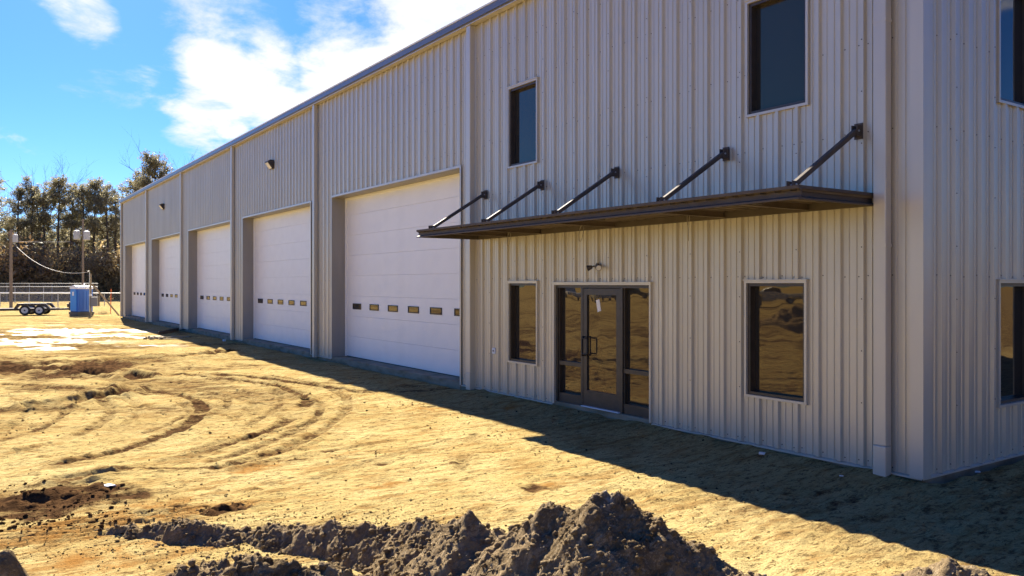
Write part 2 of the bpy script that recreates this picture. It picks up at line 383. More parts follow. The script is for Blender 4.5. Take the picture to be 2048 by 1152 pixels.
for px, w, dep, mu in tracks:
    P = smooth_poly(px); lo = P.min(0) - 1.2; hi = P.max(0) + 1.2
    i0, i1 = np.searchsorted(gx, (lo[0], hi[0])); j0, j1 = np.searchsorted(gy, (lo[1], hi[1]))
    if i1 <= i0 or j1 <= j0: continue
    X = GX[i0:i1, j0:j1]; Y = GY[i0:i1, j0:j1]; best = np.full(X.shape, 9.); arc = np.zeros_like(X); s0 = 0
    for a, b in zip(P[:-1], P[1:]):
        d = b - a; l2 = d @ d + 1e-9; t = np.clip(((X - a[0]) * d[0] + (Y - a[1]) * d[1]) / l2, 0, 1)
        dd = np.hypot(X - a[0] - t * d[0], Y - a[1] - t * d[1]); q = dd < best
        best = np.where(q, dd, best); arc = np.where(q, s0 + t * math.sqrt(l2), arc); s0 += math.sqrt(l2)
    wv = w * (.9 + .5 * fbm(arc / .8, X * 0, 61, 2))
    rut = sstep(wv * .62, wv * .36, best); lip = np.exp(-((best - wv * .66) / (w * .16 + .02))**2)
    brk = sstep(-.5, -.1, fbm(arc / 1.4, Y * 0 + w * 50, 71, 2))
    tread = (np.sin(arc * 2 * math.pi / .11 + 6 * np.sign(best - .0) * best / w) > 0) * .014
    dep *= 1.6 if w > .5 else 1.0; mu *= 1 if (w > .5 or dep > .035) else 1.05
    Z[i0:i1, j0:j1] += brk * (-(dep) * rut + rut * tread + dep * 1.1 * lip * (.8 + .35 * vn(X / .12, Y / .12, 81)))
    mudA[i0:i1, j0:j1] = np.maximum(mudA[i0:i1, j0:j1], mu * brk * np.clip(rut * .85 + lip * .25, 0, 1))
def blob(u, v, ru, rv, sharp=.5):
    """soft-edged patch round a ground point, in metres along / across the wall"""
    p = at_ground(u, v); d = np.hypot((GX - p.x) / ru, (GY - p.y) / rv) + .55 * fbm(GX / (ru * .35), GY / (rv * .35), int(u) + 5, 3)
    return sstep(1, sharp, d)
# churned mud far left, dark churned soil near left, patch, wet ground
ch = np.maximum(blob(150, 740, 3.0, 2.4, .2), blob(0, 736, 3.0, 2.0, .2)); Z += ch * .10 * fbm(GX / .22, GY / .3, 91, 3); mudA = np.maximum(mudA, ch * .95)
c2 = np.maximum(blob(60, 1010, 1.0, 1.4, .3), blob(150, 992, .6, .9, .3)); Z += c2 * .09 * fbm(GX / .16, GY / .34, 95, 3, .6); mudA = np.maximum(mudA, c2 * .95)
c3 = blob(200, 1055, .5, 1.9, .35); Z += c3 * .05 * (np.abs(np.sin((GX * .97 - GY * .25) / .115 * math.pi + 2 * fbm(GX / .4, GY / .4, 97, 2))) - .5) * (1 + fbm(GX / .1, GY / .15, 98, 2)); orgA = np.maximum(orgA, c3 * .7); mudA = np.maximum(mudA, c3 * .25)
c4 = np.maximum(blob(455, 1022, .14, .3, .6), blob(425, 1030, .1, .12, .6)); Z += c4 * .06 * fbm(GX / .07, GY / .08, 99, 3, .6); mudA = np.maximum(mudA, c4)
for (u, v, a, b) in ((500,938,.3,.6),(760,970,.2,.5),(690,905,.15,.4),(1010,820,.3,.4),(1100,970,.12,.3),(330,1010,.3,.6),(250,1110,.5,1.2),(860,820,.4,.6)):
    orgA = np.maximum(orgA, blob(u, v, a, b, .2) * .8)
for (u, v, a, b) in ((905,925,.14,.16),(860,815,.12,.2),(500,870,.1,.16),(660,900,.1,.18),(1070,975,.2,.22),(760,925,.1,.18),(480,925,.13,.2),(540,905,.1,.25),(590,920,.08,.3)):
    q = blob(u, v, a, b, .3); mudA = np.maximum(mudA, q * .75); Z += q * .012 * fbm(GX / .06, GY / .09, 133, 3)
sh = sstep(-2.1, -.9, GY + .5 * fbm(GX / 1.2, GY / .8, 111, 3)); mudA = np.maximum(mudA, sh * .35 * sstep(-60, -50, GX))   # darker soil along the wall
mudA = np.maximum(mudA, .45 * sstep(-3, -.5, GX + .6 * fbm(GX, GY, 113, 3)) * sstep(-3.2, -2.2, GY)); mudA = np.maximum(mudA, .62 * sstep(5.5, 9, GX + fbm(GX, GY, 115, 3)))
al = GX * RT.x + GY * RT.y; dp = GX * FW.x + GY * FW.y                        # along and into the yard: old ruts run across it
dist = np.hypot(GX - CAM.x, GY - CAM.y); st = sstep(.02, .22, fbm(al / 3.2, dp / .9, 141, 4, .6)) * sstep(12, 17, dist) * sstep(75, 50, dist)
mudA = np.maximum(mudA, st * .55); Z -= .03 * st
mudA = np.maximum(mudA, .6 * sstep(.05, .3, fbm(GX / 2.6, GY / 1.1, 143, 4, .6)) * sstep(-10.5, -12.5, GY))
# wet flat: shallow water film lying in the low ground
p1 = at_ground(110, 672)
wz = sstep(1.0, .45, np.hypot((GX - p1.x) / 12.5, (GY - p1.y - .0) / 5.5) + .5 * fbm(al / 4, dp / 2.0, 121, 4))
isl = sstep(-.10, .08, fbm(al / 2.6, dp / 1.1, 123, 4, .6)); wetA = wz * (1 - isl) * sstep(-.22, .02, fbm(al / 1.5, dp / .5, 127, 3, .6))
Z = Z * (1 - .85 * wetA) - wetA * .015; mudA = np.maximum(mudA * (1 - wetA), wz * isl * .6)
d5 = blob(225, 678, 1.6, .7, .6); wetA *= (1 - d5); Z += d5 * .08; mudA = np.maximum(mudA, .5 * d5)
far = sstep(50, 90, np.hypot(GX - CAM.x, GY - CAM.y)); Z += far * .18 * fbm(GX / 9, GY / 9, 131, 3)
inside = sstep(.0, .25, GY) * sstep(.2, -.1, GX) * sstep(-55.4, -55.0, GX) * sstep(19.5, 19., GY)
flat = sstep(-.9, -.1, GY) * sstep(.7, 0., GX)                              # trodden level along the footing
Z = -.12 + Z * (1 - .5 * flat) - .25 * inside + .085 * sstep(-1.3, -.05, GY) * sstep(-10.2, -9.2, GX) * sstep(1.2, .1, GX) * (1 + .5 * fbm(GX / .35, GY / .3, 151, 3))
nx, ny = Z.shape
idx = np.arange(nx * ny).reshape(nx, ny)
faces = np.stack([idx[:-1,:-1], idx[1:,:-1], idx[1:,1:], idx[:-1,1:]], -1).reshape(-1, 4)
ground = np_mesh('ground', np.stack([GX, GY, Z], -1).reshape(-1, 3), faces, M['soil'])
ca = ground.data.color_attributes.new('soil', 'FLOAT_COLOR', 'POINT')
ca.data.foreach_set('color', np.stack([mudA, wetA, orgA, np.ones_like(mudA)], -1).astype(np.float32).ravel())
tag(ground, kind='structure')
def gz(x, y):
    i = min(max(np.searchsorted(gx, x), 0), nx - 1); j = min(max(np.searchsorted(gy, y), 0), ny - 1); return float(Z[i, j])

# ------------------------------------------------------------------ the building
bld = thing('metal_building', 'long light stone steel building with white overhead doors and dark framed entrance', 'building')
PITCH, RIB0 = .3048, .086
EAVE, LEN, DEP = 7.70, 55.05, 19.0
BAY0, BAY, DW, DH = 9.58, 9.06, 7.32, 4.68
doors = [(BAY0 + k * BAY + .53, BAY0 + k * BAY + .53 + DW) for k in range(5)]
doors[4] = (doors[4][0] , doors[4][1])
store = (4.30, 6.75, 2.15)
front_wins = [(1.49, 2.41, .66, 2.18), (7.31, 8.23, .66, 2.18), (1.47, 2.39, 4.48, 6.0), (7.31, 8.23, 4.47, 5.99)]
end_wins = [(1.75, 2.67, .66, 2.18), (1.75, 2.67, 4.46, 5.98)]
def prof(a, b, cuts):
    """R-panel profile between s=a and s=b: [(s, out)] with the window edges as extra breaks"""
    pts = []
    k0 = int((a - RIB0) / PITCH) - 2
    for k in range(k0, k0 + int((b - a) / PITCH) + 5):
        c = RIB0 + k * PITCH
        pts += [(c-.038, 0), (c-.022, .042), (c+.022, .042), (c+.038, 0)]
        for q in (1/3, 2/3):
            e = c + PITCH * q; pts += [(e-.020, 0), (e-.013, .011), (e+.013, .011), (e+.020, 0)]
    pts.sort()
    ss = np.array([p[0] for p in pts]); oo = np.array([p[1] for p in pts])
    want = sorted({a, b} | {p[0] for p in pts if a < p[0] < b} | {c for c in cuts if a < c < b})
    return [(s, float(np.interp(s, ss, oo))) for s in want]
def front(s, o, z): return (-s, -o, z)
def end(s, o, z): return (o, s, z)
def panels(T, total, ops, top, name='wall_panel'):
    a = 0.0; k = 0
    while a < total - .02:
        b = min(a + 3 * PITCH, total); pieces = {}; whole = any(o[0] <= a and o[1] >= b for o in ops)
        cuts = [c for o in ops for c in o[:2]]
        pr = prof(a, b, cuts)
        for (s0, o0), (s1, o1) in zip(pr[:-1], pr[1:]):
            mid = (s0 + s1) / 2; tz0 = top(s0); tz1 = top(s1)
            spans = [(0.0, None)]
            for (x0, x1, z0, z1) in sorted(ops, key=lambda o: o[2]):
                if x0 < mid < x1:
                    lo, _ = spans.pop()
                    if z0 > lo: spans.append((lo, z0))
                    spans.append((z1, None))
            lift = .0015 * (k % 2)
            for n_, (lo, hi) in enumerate(spans):
                mb = pieces.setdefault(n_ if whole else 0, MB())
                h0 = tz0 if hi is None else hi; h1 = tz1 if hi is None else hi
                mb.quad(T(s0, o0 + lift, lo), T(s1, o1 + lift, lo), T(s1, o1 + lift, h1), T(s0, o0 + lift, h0))
        for mb in pieces.values(): mb.build(name, M['panel'], bld)
        a = b; k += 1
ops_front = [(a, b, -1, DH) for a, b in doors] + [(store[0], store[1], -1, store[2])] + front_wins
panels(front, LEN, ops_front, lambda s: EAVE)
SL = 1 / 12
gable = lambda s: EAVE + SL * min(s, DEP - s)
panels(end, DEP, end_wins, gable)
mb = MB()                                                         # the far gable wall and the back wall, plain sheets
mb.quad((-LEN, 0, 0), (-LEN, DEP, 0), (-LEN, DEP, EAVE), (-LEN, DEP/2, EAVE + SL*DEP/2), (-LEN, 0, EAVE)); mb.build('wall_sheet', M['panel'], bld)
mb = MB(); mb.quad((-LEN, DEP, 0), (0, DEP, 0), (0, DEP, EAVE), (-LEN, DEP, EAVE)); mb.build('wall_sheet', M['panel'], bld)
# roof sheets with seams, eave gutter, rake trim
for sgn in (0, 1):
    mb = MB(); y0, y1 = (-.06, DEP/2) if sgn == 0 else (DEP + .06, DEP/2); z0 = EAVE + .10; z1 = EAVE + .10 + SL * DEP / 2
    mb.quad((-LEN-.1, y0, z0), (.06, y0, z0), (.06, y1, z1), (-LEN-.1, y1, z1)); mb.quad((-LEN-.1, y0, z0+.03), (.06, y0, z0+.03), (.06, y1, z1+.03), (-LEN-.1, y1, z1+.03))
    mb.build('roof', M['roof'], bld)
mb = MB(); mb.extrude([(0,0),(.13,0),(.145,.02),(.145,.035),(.17,.035),(.17,.17),(.155,.17),(.155,.045),(.015,.045),(.015,.2),(0,.2)], (-LEN-.12, -.033, EAVE-.10), (.10, -.033, EAVE-.10), (0,-1,0), (0,0,1))
mb.build('gutter', M['gutter'], bld)
mb = MB(); mb.box((-LEN-.12, -.185, EAVE-.118), (.10, -.034, EAVE-.102)); mb.build('eave_trim', M['trim'], bld)
mb = MB(); mb.box((-LEN-.125, -.215, EAVE+.068), (.105, -.20, EAVE+.10)); mb.build('roof_edge', M['white_paint'], bld)
for s in (0, 1):
    mb = MB(); a = (.02, 0 if s == 0 else DEP, EAVE); b = (.02, DEP/2, EAVE + SL*DEP/2); mb.bar((.05, a[1], a[2]+.0), (.05, b[1], b[2]), .10, .2); mb.build('rake_trim', M['trim'], bld)
# corner trim, base trim
def Lcorner(x, sx):
    mb = MB(); t = .062
    mb.extrude([(-.095, -t-.004), (.064, -t-.004), (.064, .095), (.058, .095), (.058, -t+.002), (-.095, -t+.002)], (x, 0, -.012), (x, 0, EAVE-.12), (sx, 0, 0), (0, 1, 0))
    mb.build('corner_trim', M['trim'], bld)
Lcorner(0, 1); Lcorner(-LEN, -1)
def base(T, a, b):
    mb = MB(); pts = [T(a, -.02, -.03), T(b, -.02, -.03)]
    for (o0, z0), (o1, z1) in (((.0, -.002), (.048, -.010)), ((.048, -.010), (.048, -.030))):
        mb.quad(T(a, o0, z0), T(b, o0, z0), T(b, o1, z1), T(a, o1, z1))
    mb.build('base_trim', M['trim'], bld)
segs = []; x = .0
for a, b in sorted([(store[0], store[1])] + doors): segs.append((x, a)); x = b
segs.append((x, LEN))
for a, b in segs:
    if b - a > .02: base(front, a + (.05 if a else -.04), b - .05)
base(end, -.04, DEP)
# footing: slab edge under the wall, step in the door openings
mb = MB(); mb.box((-LEN+.02, -.012, -.6), (-.02, .0, -.004)); mb.box((-LEN+.02, .0, -.6), (-.02, DEP-.02, -.006)); mb.box((-.02, .0, -.6), (.012, DEP-.02, -.004)); mb.build('foundation', M['concrete'], bld)
for a, b in doors + [(store[0], store[1])]:
    mb = MB(); fr = .02 if b - a > 5 else -.01
    mb.box((-b + .004, -.03, -.5), (-a - .004, .8, .045)); mb.build('door_step', M['concrete'], bld, bevel=.012)

def ring(mb, T, a, b, z0, z1, w, o0, o1, bottom=True):
    """four flat bars round an opening, from out=o0 to out=o1, w wide outside the opening"""
    def bx(s0, s1, za, zb):
        p = T(s0, o0, za); q = T(s1, o1, zb); lo = [min(i, j) for i, j in zip(p, q)]; hi = [max(i, j) for i, j in zip(p, q)]; mb.box(lo, hi)
    if w > 0:
        bx(a - w, b + w, z1, z1 + w)
        zb = z0 - w if bottom else z0
        bx(a - w, a, zb, z1); bx(b, b + w, zb, z1)
        if bottom: bx(a, b, z0 - w, z0)
    else:
        w = -w
        bx(a, b, z1 - w, z1); bx(a, a + w, z0, z1 - w); bx(b - w, b, z0, z1 - w)
        if bottom: bx(a + w, b - w, z0, z0 + w)
# windows
def window(T, a, b, z0, z1):
    mb = MB(); ring(mb, T, a, b, z0, z1, -.042, -.12, .012); w = mb.build('window', M['bronze'], bld)
    mb = MB(); mb.quad(T(a+.04, -.085, z0+.04), T(b-.04, -.085, z0+.04), T(b-.04, -.085, z1-.04), T(a+.04, -.085, z1-.04)); mb.build('pane', M['glass'], w)
    mb = MB(); ring(mb, T, a, b, z0, z1, .034, -.02, .048)
    for s0, s1, za, zb in ((a - .045, b + .045, z1 + .034, z1 + .050),):
        p = T(s0, -.0, za); q = T(s1, .062, zb); mb.box([min(i, j) for i, j in zip(p, q)], [max(i, j) for i, j in zip(p, q)])
    mb.build('window_trim', M['trim'], w)
for a, b, z0, z1 in front_wins: window(front, a, b, z0, z1)
for a, b, z0, z1 in end_wins: window(end, a, b, z0, z1)
# entrance: frame with two sidelights, one glazed door
a, b, top = store; z0 = .05
mb = MB(); ring(mb, front, a, b, z0, top, -.05, -.13, .0, bottom=False)
d0, d1 = 5.02, 5.985
for s in (d0 - .055, d1): mb.box(front(s + .055, -.0, z0)[:1] + (.0, z0), (-s, .13, top - .05))
mb.build('entrance_frame', M['bronze'], bld)
mb = MB(); ring(mb, front, a, b, 0, top, .034, -.02, .048, bottom=False); p = (-(b + .05), -.066, top + .034); mb.box(p, (-(a - .05), 0, top + .052)); mb.build('entrance_trim', M['trim'], bld)
for s0, s1 in ((a + .05, d0 - .055), (d1 + .055, b - .05)):
    mb = MB(); mb.box((-s1, .02, z0), (-s0, .11, z0 + .16)); mb.box((-s1, .02, z0 + .66), (-s0, .11, z0 + .73)); mb.box((-s1, .025, z0 + .16), (-s1 + .03, .105, top - .05)); sd = mb.build('sidelight', M['bronze'], bld)
    for za, zb in ((z0 + .16, z0 + .66), (z0 + .73, top - .05)):
        mb = MB(); mb.quad((-s1, .085, za), (-s0, .085, za), (-s0, .085, zb), (-s1, .085, zb)); mb.build('pane', M['glass'], sd)
mb = MB(); dz = z0 + .012; dt = top - .06; st = .105
mb.box((-d1 + .004, .006, dz), (-d0 - .004, .052, dz + .27)); mb.box((-d1 + .004, .006, dt - .11), (-d0 - .004, .052, dt)); mb.box((-d1 + .004, .006, dz + .27), (-d1 + st, .052, dt - .11)); mb.box((-d0 - st, .006, dz + .27), (-d0 - .004, .052, dt - .11))
dr = mb.build('door', M['bronze'], bld)
mb = MB(); mb.quad((-d1 + st, .032, dz + .27), (-d0 - st, .032, dz + .27), (-d0 - st, .032, dt - .11), (-d1 + st, .032, dt - .11)); mb.build('pane', M['glass'], dr)
hx = -d1 + .055
mb = MB(); mb.tube([(hx, .0, .93), (hx, -.06, .93), (hx + .005, -.07, .945), (hx + .03, -.075, .96), (hx + .14, -.075, .96), (hx + .155, -.075, .975), (hx + .155, -.075, 1.215), (hx + .14, -.075, 1.23), (hx + .03, -.075, 1.23), (hx, -.06, 1.25), (hx, 0, 1.25)], .0125, 8); mb.tube([(hx, -.06, .93), (hx, -.06, 1.25)], .0125, 8); mb.build('pull_handle', M['black'], dr)
mb = MB(); mb.box((-d1, -.045, z0 - .004), (-d0, .10, z0 + .010)); mb.build('threshold', M['white_paint'], bld)

# overhead doors
SEC = .585
for a, b in doors:
    mb = MB()                                                     # jamb and head flashings of the deep opening
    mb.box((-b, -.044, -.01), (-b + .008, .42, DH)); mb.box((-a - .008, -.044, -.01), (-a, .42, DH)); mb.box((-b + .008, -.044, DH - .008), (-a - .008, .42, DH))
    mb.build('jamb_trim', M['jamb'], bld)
    mb = MB(); mb.box((-b - .05, -.050, -.012), (-b, -.0442, DH + .05)); mb.box((-a, -.050, -.012), (-a + .05, -.0442, DH + .05)); mb.box((-b, -.050, DH), (-a, -.0442, DH + .05)); mb.build('opening_trim', M['trim'], bld)
    mb = MB(); mb.box((-b + .010, .44, .048), (-a - .010, .47, DH - .01)); mb.mat = 1; mb.box((-b + .010, .405, .047), (-a - .010, .439, .062))
    od = mb.build('overhead_door', [M['white'], M['black']], bld)
    proto = None
    for k in range(8):
        if proto is None:
            mb = MB(); mb.box((-b + .014, .40, .0), (-a - .014, .437, SEC - .0025)); sc = mb.build('door_section', M['white'], od, bevel=.003); proto = sc
        else: sc = link('door_section', proto.data, od); m = sc.modifiers.new('bevel', 'BEVEL'); m.width = .003; m.segments = 2; m.limit_method = 'ANGLE'
        sc.location = (0, 0, .065 + k * SEC - (.065 if k == 7 else 0) * 0)
        if k == 7: sc.scale = (1, 1, .87)
    for j in range(6):
        cx = -b + .80 + j * 1.165; mb = MB(); zc = 1.52
        for q in ((cx-.29, zc-.085, cx+.29, zc-.062), (cx-.29, zc+.062, cx+.29, zc+.085), (cx-.29, zc-.062, cx-.262, zc+.062), (cx+.262, zc-.062, cx+.29, zc+.062)): mb.box((q[0], .385, q[1]), (q[2], .3995, q[3]))
        mb.mat = 1; mb.quad((cx-.262, .394, zc-.062), (cx+.262, .394, zc-.062), (cx+.262, .394, zc+.062), (cx-.262, .394, zc+.062))
        mb.build('door_window', [M['black'], M['door_glass']], od)
    mb = MB()                                                     # white stop moulding along jambs and head
    mb.box((-b + .009, .36, .05), (-b + .05, .398, DH - .01)); mb.box((-a - .05, .36, .05), (-a - .009, .398, DH - .01)); mb.box((-b + .05, .36, DH - .055), (-a - .05, .398, DH - .01)); mb.build('weather_strip', M['white'], od)

# downspouts: square box pipes with an open outlet shoe
def downspout(s):
    mb = MB(); w, d = .078, .115
    mb.box((-s - w, -.046 - d, .30), (-s + w, -.046, EAVE - .119)); o = mb.build('downspout', M['trim'], bld, bevel=.012)
    mb = MB(); mb.box((-s - w - .004, -.046 - d - .006, -.055), (-s + w + .004, -.044, .301)); mb.build('outlet_shoe', M['trim'], o, bevel=.012)
    for z in (2.6, 5.2): mb = MB(); mb.box((-s - w - .003, -.046 - d - .003, z), (-s + w + .003, -.036, z + .03)); mb.build('strap', M['trim'], o)
for s in [.40] + [BAY0 + k * BAY for k in range(5)] + [LEN - .16]: downspout(s)
# fasteners: rows along the girts and stitch screws up the laps
def screws(T, total, ops, top):
    mb = MB(); rnd = random.Random(3)
    def put(s, z, o):
        for x0, x1, z0, z1 in ops:
            if x0 - .05 < s < x1 + .05 and z0 - .05 < z < z1 + .05: return
        r = .0085; i = len(mb.v); mb.v += [T(s + r * math.cos(t * math.pi / 3), o + .0015, z + r * math.sin(t * math.pi / 3)) for t in range(6)] + [T(s + r * .6 * math.cos(t * math.pi / 3), o + .009, z + r * .6 * math.sin(t * math.pi / 3)) for t in range(6)]
        for t in range(6): mb.f.append((i + t, i + (t + 1) % 6, i + 6 + (t + 1) % 6, i + 6 + t)); mb.m.append(0)
        mb.f.append(tuple(range(i + 6, i + 12))); mb.m.append(0)
    n = int(total / PITCH)
    for k in range(n):
        c = RIB0 + k * PITCH
        for z in (.055, 2.265, 3.98, 5.03, 6.1, 6.9):
            put(c - .058, z + rnd.uniform(-.012, .012), 0)
            if k % 3 == 2: put(c + .062, z + rnd.uniform(-.012, .012), 0)
        if k % 3 == 2:
            z = .75
            while z < top: put(c, z, .042); z += .62
    mb.build('screw_heads', M['screw'], bld)['kind'] = 'stuff'
screws(front, 27, ops_front, EAVE - .2)
screws(end, 6, end_wins, EAVE - .2)

# ------------------------------------------------------------------ entrance canopy
can = thing('entrance_canopy', 'dark bronze flat metal canopy hung over the glazed entrance', 'canopy')
CX0, CX1, CY, CZ0, CZ1 = -9.33, -.51, -1.50, 3.085, 3.235
t = .006; hh = CZ1 - CZ0; fl = .055
chan = [(0, 0), (fl, 0), (fl, .018), (t, .040), (t, hh - .055), (fl, hh - .035), (fl, hh), (0, hh)]
mb = MB(); mb.extrude(chan, (CX0, CY + fl, CZ0), (CX1, CY + fl, CZ0), (0, -1, 0), (0, 0, 1)); mb.build('fascia', M['canopy'], can)
mb = MB(); mb.extrude(chan, (CX1 - fl, CY + fl, CZ0), (CX1 - fl, -.045, CZ0), (1, 0, 0), (0, 0, 1)); mb.build('fascia', M['canopy'], can)
mb = MB(); mb.extrude(chan, (CX0 + fl, CY + fl, CZ0), (CX0 + fl, -.045, CZ0), (-1, 0, 0), (0, 0, 1)); mb.build('fascia', M['canopy'], can)
mb = MB(); mb.box((CX0 + .06, -.10, CZ0 + .002), (CX1 - .06, -.044, CZ1 - .03)); mb.build('ledger', M['canopy'], can)
struts = [-9.05, -7.10, -5.05, -2.76, -.73]
for x in [-8.2, -7.10, -5.05, -2.76, -1.4]:
    mb = MB(); mb.box((x - .025, CY + fl + .004, CZ0 + .012), (x + .025, -.102, CZ0 + .024)); mb.box((x - .004, CY + fl + .004, CZ0 + .024), (x + .004, -.102, CZ1 - .045)); mb.build('cross_beam', M['deck'], can)
mb = MB(); x = CX0 + .01; k = 0                                        # ribbed deck sheet
while x < CX1 - .02:
    zA = CZ1 - .030 - .028 * (k % 2); x2 = min(x + .10, CX1 - .01)
    mb.quad((x, CY + .01, zA), (x2 - .02, CY + .01, zA), (x2 - .02, -.05, zA), (x, -.05, zA)); zB = CZ1 - .030 - .028 * ((k + 1) % 2)
    mb.quad((x2 - .02, CY + .01, zA), (x2, CY + .01, zB), (x2, -.05, zB), (x2 - .02, -.05, zA)); x = x2; k += 1
mb.build('deck_sheet', M['deck'], can)
for x in struts:
    a = Vector((x, -.115, 3.99)); b = Vector((x, -1.30, 3.262))
    mb = MB(); mb.bar(a, b, .058, .058); s = mb.build('strut', M['canopy'], can, bevel=.006)
    mb = MB(); mb.box((x - .055, -.056, 3.90), (x + .055, -.043, 4.09)); mb.box((x - .04, -.14, 3.93), (x - .031, -.047, 4.06)); mb.box((x + .031, -.14, 3.93), (x + .04, -.047, 4.06)); mb.build('wall_bracket', M['canopy'], s)
    mb = MB(); mb.box((x - .04, -1.36, CZ1 + .001), (x - .031, -1.24, CZ1 + .075)); mb.box((x + .031, -1.36, CZ1 + .001), (x + .04, -1.24, CZ1 + .075)); mb.box((x - .05, -1.40, CZ1 - .004), (x + .05, -1.20, CZ1 + .004)); mb.build('deck_bracket', M['canopy'], s)
    mb = MB(); mb.tube([(x - .05, -.115, 3.99), (x + .052, -.115, 3.99)], .012, 8); mb.tube([(x - .05, -1.30, 3.27), (x + .052, -1.30, 3.27)], .012, 8); mb.build('bolt', M['steel'], s)
for x in (-3.9, -1.15):
    mb = MB(); mb.tube([(x, CY + .13, CZ0 - .004), (x, CY + .13, CZ0 + .03)], .06, 14); mb.build('drain_cap', M['canopy'], can)
# loose light whips hanging out of the canopy
for x, kind, lab in ((-7.21, 0, 'thin looped cable hanging under the canopy above the small window'), (-5.14, 0, 'thin looped cable hanging under the canopy above the glazed door'), (-2.84, 1, 'two loose wire ends hanging straight under the canopy')):
    mb = MB(); y = -.72
    if kind == 0:
        pts = [(x + .03, y, CZ0 + .13)] + [(x + .03 * math.cos(q) - .085 * math.sin(q) * (1 if q < 3.2 else .8), y + .02 * math.sin(q), CZ0 - .10 + .135 * math.cos(q)) for q in np.linspace(.1, 5.6, 18)]
        mb.tube(pts, .0055, 6)
    else:
        mb.tube([(x - .02, y, CZ0 + .13), (x - .015, y, CZ0 - .08), (x + .01, y, CZ0 - .2), (x + .005, y, CZ0 - .33)], .0055, 6); mb.tube([(x + .03, y, CZ0 + .13), (x + .025, y, CZ0 - .03), (x + .0, y, CZ0 - .12)], .0045, 6)
    tag(mb.build('hanging_cable', M['cable'], None, smooth=True), lab, 'cable', 'loose cables under the canopy')

# ------------------------------------------------------------------ wall lamps and small fixtures
M['lamp'] = mat('lamp_housing', (.05, .04, .035), .5); M['lens'] = mat('lamp_lens', (.75, .73, .68), .25)
for s, lab in ((22.9, 'dark wall pack lamp above the second overhead door from the entrance'), (41.3, 'dark wall pack lamp high above the fourth overhead door from the entrance')):
    t_ = thing('wall_lamp', lab, 'lamp', (-s, -.044, 6.30), 0, 'wall pack lamps over the overhead doors')
    mb = MB(); mb.extrude([(0, -.15), (.05, -.15), (.20, .06), (.20, .11), (.12, .15), (0, .15)], (-.18, 0, 0), (.18, 0, 0), (0, -1, 0), (0, 0, 1)); mb.build('housing', M['lamp'], t_, bevel=.01)
    mb = MB(); mb.quad((-.15, -.063, -.14), (.15, -.063, -.14), (.15, -.205, .05), (-.15, -.205, .05)); mb.quad((-.1805, -.03, -.14), (-.1805, -.06, -.14), (-.1805, -.19, .05), (-.1805, -.03, .05)); mb.build('lens', M['lens'], t_)
em = thing('flood_lamp', 'twin headed bronze security lamp on the wall above the glazed entrance', 'lamp', (-5.53, -.044, 2.47)); em.scale = (.82, .82, .82)
mb = MB(); mb.tube([(0, .002, 0), (0, -.02, 0), (0, -.035, 0)], [.062, .062, .04], 14); mb.build('mount_plate', M['bronze'], em)
for sx in (-1, 1):
    hd = MB(); c = Vector((sx * .05, -.05, 0)); d = Vector((sx * .75, -.45, -.25)).normalized()
    hd.tube([c, c + d * .05, c + d * .06, c + d * .10, c + d * .155], [.016, .016, .035, .045, .062], 14); o = hd.build('lamp_head', M['lamp'], em, smooth=False)
    lz = MB(); lz.tube([c + d * .1552, c + d * .163], [.055, .05], 14); lz.build('lens', M['lens'], o)
ob = thing('wall_outlet', 'small white outlet cover on the wall left of the small lower window', 'outlet', (-8.80, -.003, .81))
mb = MB(); mb.box((-.055, -.028, -.06), (.055, 0, .06)); mb.build('cover', M['white_paint'], ob, bevel=.008)
mb = MB(); mb.quad((-.035, -.0295, 0), (0, -.0295, .028), (0, -.0295, -.028)); mb.box((0, -.030, -.010), (.035, -.0285, .010)); mb.build('marking', M['black'], ob)
mb = MB(); c = Vector((-5.60, .029, 1.80)); ax = Vector((.045, 0, .012)); az = Vector((-.022, 0, .10)); mb.obox(c, ax, (0, .0012, 0), az)
tag(mb.build('paper_notice', M['paper']), 'white paper slip taped crooked on the door glass', 'paper')

